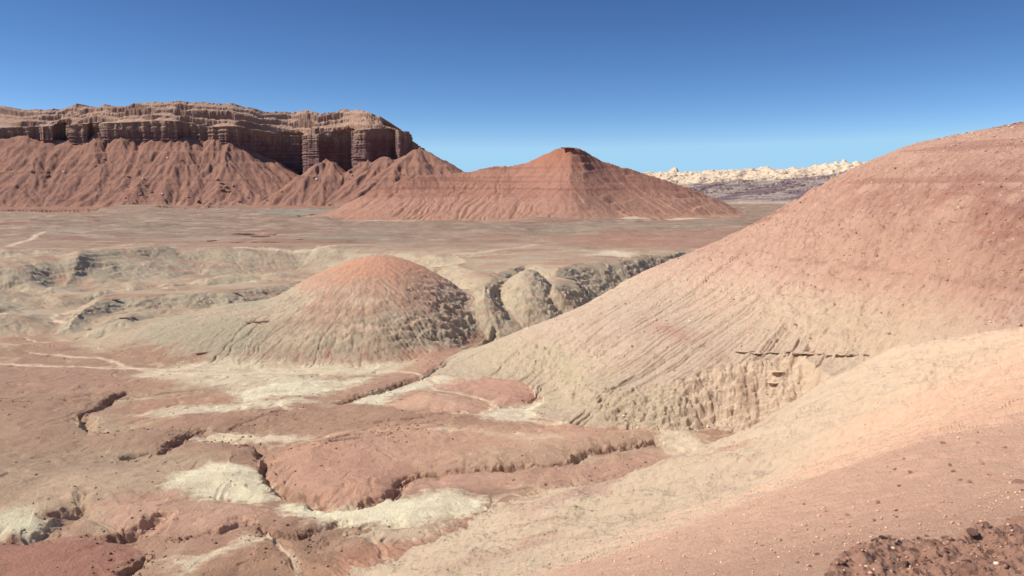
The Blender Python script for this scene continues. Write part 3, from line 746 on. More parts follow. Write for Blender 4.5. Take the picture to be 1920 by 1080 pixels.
# ------------------------------------------------------------------ materials
def ground_mat(name, scale, bump, var=0.22, speck=0.0, rough=0.95, fine=0.5, speck_scale=1.6):
    mt = bpy.data.materials.new(name); mt.use_nodes = True
    n = mt.node_tree; N = n.nodes; Lk = n.links
    bs = N["Principled BSDF"]; bs.inputs["Roughness"].default_value = rough
    bs.inputs["Specular IOR Level"].default_value = 0.15
    at = N.new("ShaderNodeAttribute"); at.attribute_name = "Col"
    ge = N.new("ShaderNodeNewGeometry")
    def noise(sc, det, ro):
        t = N.new("ShaderNodeTexNoise"); t.inputs["Scale"].default_value = sc; t.inputs["Detail"].default_value = det; t.inputs["Roughness"].default_value = ro
        Lk.new(ge.outputs["Position"], t.inputs["Vector"]); return t
    n1 = noise(scale, 9, .74); n2 = noise(scale * 9, 7, .74)
    ad = N.new("ShaderNodeMath"); ad.operation = 'ADD'; Lk.new(n1.outputs[0], ad.inputs[0])
    mu = N.new("ShaderNodeMath"); mu.operation = 'MULTIPLY'; mu.inputs[1].default_value = fine; Lk.new(n2.outputs[0], mu.inputs[0]); Lk.new(mu.outputs[0], ad.inputs[1])
    mr = N.new("ShaderNodeMapRange"); c = 0.5 + 0.5 * fine
    mr.inputs[1].default_value = c - .38; mr.inputs[2].default_value = c + .38; mr.inputs[3].default_value = 1 - var * 1.3; mr.inputs[4].default_value = 1 + var
    Lk.new(ad.outputs[0], mr.inputs[0])
    mx = N.new("ShaderNodeMix"); mx.data_type = 'RGBA'; mx.blend_type = 'MULTIPLY'; mx.inputs[0].default_value = 1
    Lk.new(at.outputs["Color"], mx.inputs[6]); Lk.new(mr.outputs[0], mx.inputs[7])
    out = mx.outputs[2]
    if speck:
        vo = N.new("ShaderNodeTexVoronoi"); vo.inputs["Scale"].default_value = speck_scale
        Lk.new(ge.outputs["Position"], vo.inputs["Vector"])
        r2 = N.new("ShaderNodeMapRange"); r2.inputs[1].default_value = .10; r2.inputs[2].default_value = .22; r2.inputs[3].default_value = speck; r2.inputs[4].default_value = 0
        Lk.new(vo.outputs["Distance"], r2.inputs[0])
        sp = N.new("ShaderNodeSeparateColor"); Lk.new(vo.outputs["Color"], sp.inputs[0])
        g = N.new("ShaderNodeMath"); g.operation = 'GREATER_THAN'; g.inputs[1].default_value = .72; Lk.new(sp.outputs[0], g.inputs[0])
        mm = N.new("ShaderNodeMath"); mm.operation = 'MULTIPLY'; Lk.new(r2.outputs[0], mm.inputs[0]); Lk.new(g.outputs[0], mm.inputs[1])
        m2 = N.new("ShaderNodeMix"); m2.data_type = 'RGBA'; m2.blend_type = 'MULTIPLY'
        Lk.new(mm.outputs[0], m2.inputs[0]); Lk.new(out, m2.inputs[6]); m2.inputs[7].default_value = (.55, .5, .48, 1); out = m2.outputs[2]
    Lk.new(out, bs.inputs["Base Color"])
    bp = N.new("ShaderNodeBump"); bp.inputs["Strength"].default_value = 1.0; bp.inputs["Distance"].default_value = bump
    Lk.new(ad.outputs[0], bp.inputs["Height"]); Lk.new(bp.outputs[0], bs.inputs["Normal"])
    return mt
M_floor = ground_mat("cracked_clay", 0.5, 0.38, .2, .55, fine=.6)
M_mound = ground_mat("mound_clay", 0.6, 0.7, .2, .5, fine=.6)
M_hill = ground_mat("hill_clay", 0.6, 0.7, .18, .5, fine=.6, speck_scale=1.3)
M_near = ground_mat("slope_gravel", 1.1, 0.24, .18, .25, fine=.8, speck_scale=3.5)
M_ledge = ground_mat("rubble_earth", 9.0, 0.03, .35, 0, fine=.6)
M_butte = ground_mat("red_shale", 0.08, 2.2, .16)
M_talus = ground_mat("talus_shale", 0.05, 5.0, .2)
M_cliff = ground_mat("cliff_sandstone", 0.06, 4.0, .28)
M_reef = ground_mat("pale_sandstone", 0.05, 4.0, .2)

def mesh_from(name, V, faces, col, mat, parent=None, normals=None, smooth=True):
    me = bpy.data.meshes.new(name)
    nv, nf = len(V), len(faces)
    me.vertices.add(nv); me.vertices.foreach_set("co", np.ascontiguousarray(V, F).ravel())
    me.loops.add(nf * 4); me.loops.foreach_set("vertex_index", np.ascontiguousarray(faces, np.int32).ravel())
    me.polygons.add(nf); me.polygons.foreach_set("loop_start", np.arange(0, nf * 4, 4, dtype=np.int32))
    me.polygons.foreach_set("use_smooth", np.full(nf, smooth, bool))
    me.update(calc_edges=True)
    a = me.color_attributes.new("Col", 'FLOAT_COLOR', 'POINT')
    a.data.foreach_set("color", np.c_[col, np.ones(nv)].astype(F).ravel())
    if normals is not None:
        me.normals_split_custom_set_from_vertices(normals)
    me.materials.append(mat)
    o = bpy.data.objects.new(name, me); C.objects.link(o)
    if parent: o.parent = parent
    return o
def tag(o, label=None, cat=None, group=None, kind=None):
    if label: o['label'] = label
    if cat: o['category'] = cat
    if group: o['group'] = group
    if kind: o['kind'] = kind
    return o

idx = np.arange(NR * NA, dtype=np.int32).reshape(NR, NA)
quads = np.stack([idx[:-1, :-1], idx[:-1, 1:], idx[1:, 1:], idx[1:, :-1]], -1).reshape(-1, 4)
quads = quads[:, ::-1]
qlab = LAB[:-1, :-1].ravel()
Vall = np.c_[X.ravel(), Y.ravel(), Z.ravel()]
Call = COL.reshape(-1, 3)
Nall = np.stack([-gx, -gy, np.ones_like(gx)], -1).reshape(-1, 3); Nall /= np.linalg.norm(Nall, axis=1, keepdims=True)
mesa = bpy.data.objects.new("mesa", None); mesa.location = (0, 0, 0); C.objects.link(mesa)
tag(mesa, "long flat-topped mesa with dark banded cliff above red fluted talus", "mesa", kind="structure")
SPEC = [(0, "ground", M_floor, None, "valley floor of red, tan and pale washed clay", "ground"), (1, "mound", M_mound, None, "rounded clay mound with an orange-red cap in the middle of the valley", "mound"),
    (2, "hill", M_hill, None, "tall bright hill with a red upper half and a cut clay bluff at its foot", "hill"), (3, "hillside", M_near, None, "near gravelly slope sweeping down from tan to orange", "hillside"),
    (4, "ledge", M_ledge, None, "dark rubbly ledge the viewer stands on", "ledge"), (5, "butte", M_butte, None, "red ridge-like butte with a small flat cap, alone on the plain", "butte"), (6, "talus", M_talus, mesa, None, None)]
OBJ = {}
for lb, nm, mt, par, label, cat in SPEC:
    q = quads[qlab == lb]
    if not len(q): continue
    used, inv = np.unique(q, return_inverse=True)
    o = mesh_from(nm, Vall[used], inv.reshape(-1, 4), Call[used], mt, par, None)
    OBJ[nm] = o
    if label: tag(o, label, cat, kind="structure")
print("terrain meshes", round(time.time() - T0, 1))

lAZ = AZ; lR = R
def ground_at(x, y):
    r = math.hypot(x, y); a = math.atan2(x, y)
    i = min(max(int(np.searchsorted(lR, r)) - 1, 0), NR - 2); j = min(max(int(np.searchsorted(lAZ, a)) - 1, 0), NA - 2)
    t = (r - lR[i]) / (lR[i + 1] - lR[i]); s = (a - lAZ[j]) / (lAZ[j + 1] - lAZ[j])
    t = min(max(t, 0), 1)
    return float((Z[i, j] * (1 - s) + Z[i, j + 1] * s) * (1 - t) + (Z[i + 1, j] * (1 - s) + Z[i + 1, j + 1] * s) * t)
def cast(u, v, rmin=2.0, rmax=2600):             # first terrain point on the sight line through a photo pixel
    a, y, c = ray(u, v)
    for r in np.geomspace(rmin, rmax, 2600):
        t = r / y
        if EYE + c * t < ground_at(a * t, r): return a * t, r, ground_at(a * t, r)
    return None

# ------------------------------------------------------------------ mesa cliff (wall folded in plan, ledges and cap above)
PLAN = np.array([(-900, 1800), (-500, 1760), (-300, 1740), (-200, 1760), (-100, 1730), (0, 1728), (40, 1740), (88, 1742), (94, 1725), (110, 1725), (118, 1760), (138, 1772), (144, 1722), (176, 1718), (181, 1740), (198, 1738), (204, 1716), (260, 1712), (300, 1708),
    (342, 1704), (348, 1722), (400, 1730), (418, 1716), (452, 1712), (462, 1730), (478, 1734), (500, 1752), (540, 1784), (572, 1782), (577, 1742), (590, 1738), (602, 1722), (608, 1752), (640, 1770), (666, 1768), (671, 1700), (690, 1690), (699, 1690), (704, 1708),
    (742, 1732), (750, 1690), (764, 1694), (769, 1740), (776, 1840), (790, 2050), (830, 2400)], float)
PX = (PLAN[:, 0] - 960) / FPX * PLAN[:, 1]; PY = PLAN[:, 1]
Ls = np.concatenate([[0], np.cumsum(np.hypot(np.diff(PX), np.diff(PY)))])
TOPS = np.array([(-900, 205), (-500, 195), (-200, 205), (0, 199), (25, 199), (45, 206), (75, 207), (110, 202), (125, 199), (155, 199), (225, 199), (236, 193), (255, 193), (300, 191), (330, 188), (345, 192), (375, 193), (390, 194), (430, 194), (450, 198), (475, 206), (485, 211), (510, 210), (530, 210),
    (545, 213), (575, 208), (595, 212), (640, 207), (670, 207), (690, 211), (710, 222), (735, 233), (755, 239), (768, 245), (776, 262), (790, 270), (830, 300)], float)
CT = np.array([(-900, 238), (-200, 240), (0, 240), (90, 237), (180, 232), (240, 230), (300, 226), (345, 227), (400, 238), (450, 236), (500, 246), (560, 255), (600, 252), (640, 250), (680, 243), (720, 240), (768, 247), (776, 265), (790, 275), (830, 305)], float)
# sample along the plan, densely where seen
ds = np.where((PLAN[:-1, 0] > -60), 0.8, 6.0)
S = np.concatenate([np.linspace(Ls[i], Ls[i + 1], max(2, int((Ls[i + 1] - Ls[i]) / (0.9 if PLAN[i, 0] > -60 else 5))), endpoint=False) for i in range(len(Ls) - 1)] + [[Ls[-1]]])
bx, by = np.interp(S, Ls, PX), np.interp(S, Ls, PY)
kern = np.ones(9) / 9
bx = np.convolve(np.pad(bx, 4, mode='edge'), kern, 'valid'); by = np.convolve(np.pad(by, 4, mode='edge'), kern, 'valid')
ub = bx / by * FPX + 960
tx, ty = np.gradient(bx), np.gradient(by); tl = np.hypot(tx, ty) + 1e-9
# outward normal smoothed over wide span so that setbacks do not cross
k3 = np.ones(161) / 161
bxs = np.convolve(np.pad(bx, 80, mode='reflect', reflect_type='odd'), k3, 'valid'); bys = np.convolve(np.pad(by, 80, mode='reflect', reflect_type='odd'), k3, 'valid')
k2 = np.ones(121) / 121
txs = np.convolve(np.pad(tx / tl, 60, mode='edge'), k2, 'valid'); tys = np.convolve(np.pad(ty / tl, 60, mode='edge'), k2, 'valid')
tl = np.hypot(txs, tys); nx, ny = tys / tl, -txs / tl
wr = sstep(700, 790, ub); fx, fy = 0.85 * wr, -np.sqrt(1 - (0.85 * wr) ** 2)          # far setbacks all lead into the mesa
zc_top = EYE - by * np.tan(np.arctan((np.interp(ub, CT[:, 0], CT[:, 1]) - 540) / FPX) + PITCH)
ztop = EYE - (by + 60) * np.tan(np.arctan((np.interp(ub, TOPS[:, 0], TOPS[:, 1]) - 540) / FPX) + PITCH)
ztop = np.maximum(ztop, zc_top + 6)
zb = np.full_like(bx, 30.0)
K1, K2, K3 = 120, 90, 12
tt = np.concatenate([np.linspace(0, 1, K1), 1 + np.linspace(0, 1, K2 + 1)[1:], 2 + np.linspace(0, 1, K3 + 1)[1:]])
rows = len(tt)
VX = np.zeros((rows, len(S)), F); VY = VX.copy(); VZ = VX.copy(); CC = np.zeros((rows, len(S), 3), F)
colwide = fbm(S / 26, S * 0, 3, 200); colfine = fbm(S / 7, S * 0 + 2, 3, 201); colbig = fbm(S / 60, S * 0 + 5, 3, 202)
for i, t in enumerate(tt):
    if t <= 1:
        z = zb + (zc_top - zb) * t
        out = (1 - t) * 6 + colwide * 9 * (0.4 + 0.6 * t) + colfine * 1.6 + fbm(S / 8, z / 40, 5, 205, .62) * 3.2
        bed = fbm(S / 160, z / 3.2, 4, 207, .65)
        out = out + bed * 5.0 + sstep(.72, .92, t) * 2.0 * (fbm(S / 20, S * 0 + 9, 2, 208) + .3)
        ins = -out
        bedc = bed
        c = rgb(136, 106, 104)[None] * np.ones((len(S), 1), F)
        va = fbm(S / 11, z / 55, 4, 210, .6)
        c = c * (1 + 0.35 * va[:, None]) * (1 + 0.28 * bed[:, None])
        a_ = sstep(.78, .95, t + colfine * .2)
        c = c * (1 - a_[:, None]) + rgb(166, 136, 120) * a_[:, None]
    elif t <= 2:
        q = t - 1
        # stepped rubble slope: broken resistant ledges that swell, die out and rise again
        inset = 2 + 58 * q
        ph = q * 3.4 + colbig * .35 + 0.16 * fbm(S / 110, S * 0 + 3, 4, 215, .6); fr = ph - np.floor(ph)
        hard = sstep(-.1, .3, fbm(S / 90, S * 0 + np.floor(ph) * 7.3, 3, 217))
        z = zc_top + (ztop - zc_top) * q
        z = z + ((sstep(.62, .70, fr) - fr) * (.25 + .75 * hard)) * (ztop - zc_top) * .50 * np.clip(np.sin(q * np.pi), 0, 1) ** .5
        rn = fbm(S / 15, inset / 11 + S * 0, 6, 220, .66); rk = ridged(S / 9, inset / 7 + S * 0, 3, 221)
        z = z + (rn * 5.0 + (rk - .5) * 2.4) * np.clip(np.sin(min(q, .95) * np.pi), 0, 1) ** .6
        edge = 1.0 * sstep(.85, 1, q)
        z = z + edge * np.round(fbm(S / 30, S * 0 + 8, 3, 222) * 3.0) * 1.6
        ins = inset + rn * 5
        c = rgb(190, 154, 134)[None] * np.ones((len(S), 1), F)
        dk = sstep(.55, .70, fr) * sstep(.9, .78, fr) * hard  # dark hard bands, with the shade of the risers painted into the colour
        c = c * (1 + .25 * rn[:, None])
        c = c * (1 - .7 * dk[:, None]) + rgb(128, 98, 90) * .7 * dk[:, None]
        rd = sstep(0.1, .4, fbm(S / 50, S * 0 + q * 3, 3, 225))[:, None] * .4
        c = c * (1 - rd) + rgb(172, 132, 114) * rd
    else:
        q = t - 2
        ins = 60 + 440 * q
        z = zlast + q * -6 + fbm(S / 30, S * 0 + q * 6, 3, 226) * 2.5 * q - (30 if q > .9 else 0)
        c = rgb(168, 128, 106)[None] * np.ones((len(S), 1), F)
    if t <= 2: zlast = z
    kk = sstep(0.0, 0.5, t - 1.0); ks = sstep(0.0, 0.22, t - 1.0)
    mx_, my_ = nx * (1 - kk) + fx * kk, ny * (1 - kk) + fy * kk
    VX[i], VY[i], VZ[i] = bx * (1 - ks) + bxs * ks - mx_ * ins, by * (1 - ks) + bys * ks - my_ * ins, z
    CC[i] = c
ii = np.arange(rows * len(S), dtype=np.int32).reshape(rows, len(S))
qq = np.stack([ii[:-1, :-1], ii[:-1, 1:], ii[1:, 1:], ii[1:, :-1]], -1)
def sheet(name, r0, r1, mat, parent):
    q = qq[r0:r1].reshape(-1, 4); used, inv = np.unique(q, return_inverse=True)
    V = np.c_[VX.ravel(), VY.ravel(), VZ.ravel()]
    return mesh_from(name, V[used], inv.reshape(-1, 4), np.clip(CC.reshape(-1, 3)[used], .02, .9), mat, parent)
sheet("cliff", 0, K1 - 1, M_cliff, mesa)
sheet("caprock", K1 - 1, rows - 1, M_cliff, mesa)

# ------------------------------------------------------------------ pale ridge far beyond the plain
ua = np.linspace(1090, 2100, 760); rr = np.concatenate([1600 + 300 * np.linspace(0, 1, 30), 1902 + 1200 * np.linspace(0, 1, 520), np.linspace(3110, 4200, 24)])
RT = np.array([(1100, 322), (1200, 324), (1250, 324), (1285, 324), (1310, 322), (1330, 320), (1360, 320), (1395, 319), (1480, 317), (1510, 315), (1545, 309), (1600, 306), (1640, 302), (1700, 296), (1900, 290)], float)
UU, RG = np.meshgrid(ua, rr); XR = ((UU - 960) / FPX * RG).astype(F); YR = RG.astype(F)
zr_top = EYE - 3100 * np.tan(np.arctan((np.interp(UU, RT[:, 0], RT[:, 1]) - 540) / FPX) + PITCH)
t = np.clip((YR - 1650) / 1450, 0, 1); tilt = (UU - 1230) / 380
bedx, bedy = (XR * .97 + YR * .26), (YR * .97 - XR * .26)
slab = fbm(bedx / 120, bedy / 40, 5, 240, .62)
sl2 = ridged(bedx / 46, bedy / 60, 5, 244, .6)
up = sstep(.38, .55, t + 0.16 * slab - tilt * .1)
ZR = 5 + (zr_top - 5) * np.where(t < .3, t * 1.1, .33 + (t - .3) * .957)
dome = np.maximum(fbm(XR / 75, YR / 90, 3, 246), 0)
ZR = ZR + (slab * 8 + (sl2 - .5) * (4 + 7 * up) + dome * 30 * up) * np.clip(t * 4, 0, 1) * np.clip((1.03 - t) * 6, 0.25, 1)
qz = (ZR - XR * .13) / 9 + slab * 1.5; fr = qz - np.floor(qz)
ZR = ZR + (sstep(.55, .75, fr) - fr) * 5.5 * np.clip(t * 4, 0, 1) * (1 - .5 * up)
for u_, r_, w_, h_ in [(1264, 3060, 9, 17), (1256, 3070, 7, 9), (1576, 3060, 9, 17), (1562, 3070, 8, 11), (1548, 3060, 8, 7), (1600, 3060, 10, 8), (1430, 3050, 26, 12), (1217, 3060, 10, 6)]:
    ZR = ZR + h_ * np.clip(1.25 * np.exp(-(((XR - (u_ - 960) / FPX * r_) / w_) ** 2 + ((YR - r_) / (w_ * 1.4)) ** 2)), 0, 1)
ZR = np.where(YR > 3105, ZR - (YR - 3105) * .25, ZR)
st = np.sin((ZR - XR * .13) / 3.0 + slab * 6 + fbm(XR / 90, YR / 300, 3, 248) * 3)
CR = np.zeros(ZR.shape + (3,), F)
pale, purp, gre = rgb(226, 200, 174), rgb(128, 104, 108), rgb(178, 160, 148)
low = sstep(.38, .47, t + slab * .26 - tilt * .20)[..., None]
CR[:] = purp
g = sstep(-.2, .5, st)[..., None]
CR = CR * (1 - .85 * g) + gre * .85 * g
b_ = sstep(.08, .02, t + slab * .06)[..., None]
CR = CR * (1 - b_) + rgb(206, 180, 156) * b_
CR = CR * (1 - low) + pale * low
dk = sstep(.1, .4, -slab + (sl2 - .5) * .5)[..., None] * .45
CR = CR * (1 - dk) + rgb(150, 128, 122) * dk
ii = np.arange(ZR.size, dtype=np.int32).reshape(ZR.shape)
qr = np.stack([ii[:-1, :-1], ii[:-1, 1:], ii[1:, 1:], ii[1:, :-1]], -1).reshape(-1, 4)
o = mesh_from("ridge", np.c_[XR.ravel(), YR.ravel(), ZR.ravel()], qr, CR.reshape(-1, 3), M_reef)
tag(o, "pale jagged sandstone ridge over purple-grey slopes, far behind the butte", "ridge", kind="structure")
print("mesa+ridge", round(time.time() - T0, 1))

# ------------------------------------------------------------------ stones
def ico(sub):
    import bmesh
    bm = bmesh.new(); bmesh.ops.create_icosphere(bm, subdivisions=sub, radius=1.0)
    V = np.array([v.co[:] for v in bm.verts]); Fc = np.array([[v.index for v in f.verts] for f in bm.faces]); bm.free()
    return V, Fc
def stone_shape(sub, seed, flat=0.65, planes=11):
    V, Fc = ico(sub); g = np.random.default_rng(seed)
    n = g.normal(size=(planes, 3)); n /= np.linalg.norm(n, axis=1, keepdims=True); d = g.uniform(.62, 1.0, planes)
    dots = np.maximum(V @ n.T, 0.05)
    r = np.minimum((d / dots).min(1), 1.25)
    nz_ = fbm(V[:, 0] * 1.7 + seed, V[:, 1] * 1.7 + V[:, 2] * 1.3, 3, seed % 50)
    V = V * (r * (1 + .10 * nz_))[:, None]
    V *= np.array([1.0, g.uniform(.6, .9), g.uniform(flat - .18, flat + .12)])
    V[:, 2] -= V[:, 2].min() * .45
    return V, Fc
def stone_mat(name, col, var=.3, scale=6):
    mt = bpy.data.materials.new(name); mt.use_nodes = True; n = mt.node_tree; N = n.nodes
    bs = N["Principled BSDF"]; bs.inputs["Roughness"].default_value = .9; bs.inputs["Specular IOR Level"].default_value = .2
    tc = N.new("ShaderNodeTexCoord"); t = N.new("ShaderNodeTexNoise"); t.inputs["Scale"].default_value = scale; t.inputs["Detail"].default_value = 8; t.inputs["Roughness"].default_value = .7
    n.links.new(tc.outputs["Object"], t.inputs["Vector"])
    oi = N.new("ShaderNodeObjectInfo"); rp = N.new("ShaderNodeMapRange"); rp.inputs[1].default_value = 0; rp.inputs[2].default_value = 1; rp.inputs[3].default_value = .72; rp.inputs[4].default_value = 1.25
    n.links.new(oi.outputs["Random"], rp.inputs[0])
    mr = N.new("ShaderNodeMapRange"); mr.inputs[1].default_value = .3; mr.inputs[2].default_value = .7; mr.inputs[3].default_value = 1 - var; mr.inputs[4].default_value = 1 + var
    n.links.new(t.outputs[0], mr.inputs[0])
    mm = N.new("ShaderNodeMath"); mm.operation = 'MULTIPLY'; n.links.new(mr.outputs[0], mm.inputs[0]); n.links.new(rp.outputs[0], mm.inputs[1])
    mx = N.new("ShaderNodeMix"); mx.data_type = 'RGBA'; mx.blend_type = 'MULTIPLY'; mx.inputs[0].default_value = 1; mx.inputs[6].default_value = tuple(float(c) for c in col) + (1,)
    n.links.new(mm.outputs[0], mx.inputs[7]); n.links.new(mx.outputs[2], bs.inputs["Base Color"])
    bp = N.new("ShaderNodeBump"); bp.inputs["Distance"].default_value = .12; n.links.new(t.outputs[0], bp.inputs["Height"]); n.links.new(bp.outputs[0], bs.inputs["Normal"])
    return mt
SM = {"red": stone_mat("red_stone", rgb(198, 150, 128)), "cap": stone_mat("butte_caprock", rgb(166, 120, 100), .2, .5), "layer": stone_mat("bluff_rock", rgb(206, 178, 150), .2), "tan": stone_mat("tan_stone", rgb(204, 158, 132)), "pale": stone_mat("pale_stone", rgb(232, 204, 180), .15), "dark": stone_mat("dark_stone", rgb(172, 128, 110)), "grey": stone_mat("grey_brown_stone", rgb(150, 120, 104))}
PROTO = {}
def proto(kind, k, sub=3, flat=.65):
    key = (kind, k, sub)
    if key not in PROTO:
        V, Fc = stone_shape(sub, 900 + k, flat)
        me = bpy.data.meshes.new("rock"); me.from_pydata(V.tolist(), [], Fc.tolist()); me.materials.append(SM[kind])
        me.polygons.foreach_set("use_smooth", np.zeros(len(Fc), bool)); me.update(); PROTO[key] = me
    return PROTO[key]
def place(name, kind, k, p, size, label, cat="rock", group=None, flat=.65, rot=None, stretch=(1, 1, 1), sink=.25):
    o = bpy.data.objects.new(name, proto(kind, k, 3, flat)); C.objects.link(o)
    o.location = (p[0], p[1], p[2] - size * sink * .4)
    o.scale = (size * stretch[0], size * stretch[1], size * stretch[2])
    o.rotation_euler = rot if rot else (random.uniform(-.3, .3), random.uniform(-.3, .3), random.uniform(0, 6.28))
    tag(o, label, cat, group)
    return o
def at_px(u, v, rmin=2.0):
    return cast(u, v, rmin)
rnd = random.Random(5)
# singled-out rocks of the ledge and the slope just below it
for (u, v, sz, kind, k, lab, st_) in [
    (1690, 1062, 0.097, "tan", 1, "large pale pinkish flat rock half buried in the rubble ledge", (1.3, .9, .7)),
    (1822, 1000, 0.072, "dark", 2, "dark jagged rock pair on the upper edge of the rubble ledge", (1.3, .8, .9)),
    (1740, 1006, .055, "dark", 3, "small dark overhanging rock left of the jagged rock on the ledge edge", (1.4, .7, .8)),
    (1648, 1012, 0.086, "red", 4, "broad rounded red-brown rock standing at the middle of the ledge edge", (1.4, 1, .7)),
    (1520, 1063, 0.050, "dark", 5, "dark rounded rock near the low end of the ledge edge", (1.2, 1, .9)),
    (1546, 1052, .03, "pale", 6, "small white stone lying on the ledge beside dark rubble", (1, .8, .8)),
    (1842, 1060, 0.058, "dark", 7, "long dark slab in the middle of the rubble ledge", (2.0, .7, .6)),
    (1560, 1076, 0.065, "tan", 8, "pale broken rock at the very bottom of the rubble ledge", (1.4, .8, .6)),
    (1912, 905, .24, "dark", 2, "dark lone rock on the orange slope above the rubble ledge", (1.2, .8, .8)),
    (1746, 978, .30, "dark", 7, "long thin dark slab standing in for a small gully scarp on the orange slope", (2.0, .35, .35)),  # slab added in place of the dark line of a gully scarp
    (1430, 1024, .07, "dark", 5, "small dark stone alone on smooth orange sand", (1, .8, .8))]:
    p = at_px(u, v)
    if p: place("rock", kind, k, p, sz * (.62 if p[1] < 8 else 1), lab, sink=.8, stretch=st_, rot=(0.1, -.1, .35 if 'slab' in lab else rnd.uniform(0, 6)))
n = 0
while n < 110:
    u, v = rnd.uniform(1400, 1920), rnd.uniform(965, 1080)
    p = at_px(u, v)
    if not p or p[1] > 8.5: continue
    if rnd.random() > 0.4 + 0.6 * (p[1] > 3.1 + .52 * p[0]): continue
    sz = .007 + .020 * rnd.random() ** 2.5
    kind = rnd.choices(["red", "dark", "tan", "pale"], [5, 2, 3, .5])[0]
    lab = {"red": "red-brown angular stone in the rubble of the near ledge", "dark": "dark brown stone in the rubble of the near ledge", "tan": "pinkish tan stone in the rubble of the near ledge", "pale": "whitish small stone in the rubble of the near ledge"}[kind]
    place("rock", kind, rnd.randrange(12, 22), p, sz, lab, stretch=(1.1, .9, .6), sink=.9, group={"red": "red-brown stones of the rubble ledge", "dark": "dark stones of the rubble ledge", "tan": "tan stones of the rubble ledge", "pale": "white stones of the rubble ledge"}[kind]); n += 1
n = 0
while n < 40:
    u, v = rnd.uniform(1250, 1920), rnd.uniform(740, 1060)
    if v < 1080 - (u - 1250) * .48 + rnd.uniform(-60, 60): continue
    p = at_px(u, v, 8.5)
    if not p or not (10 < p[1] < 60): continue
    sz = p[1] * rnd.uniform(.0012, .0042)
    kind = rnd.choices(["red", "tan", "pale"], [3, 4, .3])[0]
    place("rock", kind, rnd.randrange(12, 22), p, sz, {"red": "red-brown stone scattered on the orange near slope", "tan": "tan stone scattered on the orange near slope", "pale": "whitish stone scattered on the orange near slope"}[kind],
          group={"red": "red stones on the near slope", "tan": "tan stones on the near slope", "pale": "pale stones on the near slope"}[kind]); n += 1
# boulders on the talus
for u, v, sz, kind in [(268, 336, 4.5, "pale"), (272, 348, 3.5, "grey"), (262, 352, 3, "grey"), (408, 338, 5, "grey"), (416, 344, 6, "dark"), (424, 352, 6, "grey"), (418, 358, 7, "dark"), (430, 360, 5, "grey"), (437, 350, 4, "grey"), (412, 352, 5, "dark"),
                       (594, 338, 5, "pale"), (588, 334, 4, "grey"), (656, 322, 5, "grey"), (660, 330, 4, "grey"), (655, 336, 4, "grey"), (240, 352, 3, "grey"), (262, 366, 4, "grey"), (275, 370, 4, "grey"), (285, 362, 4, "grey"), (372, 378, 7, "dark"), (352, 370, 4, "dark"), (305, 365, 4, "pale"),
                       (236, 372, 3, "grey"), (250, 382, 4, "grey"), (120, 323, 4, "pale"), (180, 312, 5, "dark"), (195, 298, 4, "dark"), (240, 332, 5, "dark"), (465, 372, 4, "grey"), (450, 379, 5, "grey"), (768, 322, 4, "grey"), (757, 330, 4, "grey"), (90, 330, 5, "dark"), (60, 322, 6, "grey"), (30, 350, 5, "dark"), (20, 318, 4, "grey"), (500, 376, 3, "grey"), (528, 360, 3, "grey"), (340, 300, 3.5, "grey"), (314, 297, 4, "pale")]:
    p = at_px(u, v, 1350)
    if p: place("boulder", kind, rnd.randrange(12, 22), p, sz * .75, {"pale": "pale boulder on the red talus under the mesa cliff", "grey": "grey-brown boulder on the red talus under the mesa cliff", "dark": "dark boulder on the red talus under the mesa cliff"}[kind], "boulder",
                   {"pale": "pale boulders on the mesa talus", "grey": "grey-brown boulders on the mesa talus", "dark": "dark boulders on the mesa talus"}[kind])
# dark slabs on the plain
p = at_px(425, 438, 300)
if p: place("flat_rock", "dark", 7, p, 11, "longest dark rock slab lying on the brown plain before the mesa", "rock slab", stretch=(1.5, .5, .22), rot=(0, 0, .05))
for u, v, sz in [(466, 439, 5), (480, 441, 4), (490, 444, 6), (500, 440, 5), (513, 441, 4), (528, 442, 6), (440, 454, 3), (450, 454, 3), (485, 454, 5), (510, 454, 5), (522, 454, 4), (400, 452, 4), (560, 449, 3)]:
    p = at_px(u, v, 300)
    if p: place("flat_rock", "dark", rnd.randrange(12, 22), p, sz * .62, "small dark rock slab on the brown plain before the mesa", "rock slab", "dark slabs scattered on the plain", stretch=(1.4, .7, .35), rot=(0, 0, rnd.uniform(-.3, .3)))
BL = [(1385 + 13 * q_ + rnd.uniform(-6, 6), 660 + q_ * .42 + rnd.uniform(-1.2, 1.2), rnd.uniform(.45, 1.0), "layer", 0, 0) for q_ in range(19)]
for u, v, sz, kind, lab, grp in BL + [
        (1455, 700, 1.0, "layer", 0, 0), (1450, 721, .9, "layer", 0, 0),
        (470, 606, 1.4, "grey", 1, 0), (484, 604, 1.3, "grey", 1, 0), (498, 603, 1.3, "grey", 1, 0), (380, 662, 1.2, "grey", 1, 0), (235, 596, 1.4, "grey", 1, 0), (248, 595, 1.2, "grey", 1, 0), (215, 562, 1.6, "grey", 1, 0), (440, 549, 1.6, "grey", 1, 0), (170, 618, 1.0, "grey", 1, 0)]:
    p = at_px(u, v, 60)
    if p: place("flat_rock", kind, rnd.randrange(12, 22), (p[0], p[1] - .2, p[2] + .1), sz * .8, ["tan hard layer of rock sticking out of the cut bluff below the hill", "grey-brown flat rock sticking out of the terraces left of the mound", "grey-brown flat rock sticking out of the banded knob in the ravine"][lab], "rock slab",
                      ["hard rock layers in the bluff", "flat rocks on the terraces left of the mound", "flat rocks on the banded knob"][lab], stretch=(1.5, .8, .22), rot=(rnd.uniform(-.08, .08), rnd.uniform(-.06, .06), rnd.uniform(-.2, .2)))
V_, F_ = stone_shape(4, 77, .5, 16)
V_ = V_ * np.array([8.5, 7.0, 1.8]); V_[:, 2] = np.round(V_[:, 2] / 1.1) * 1.1 * .5 + V_[:, 2] * .5
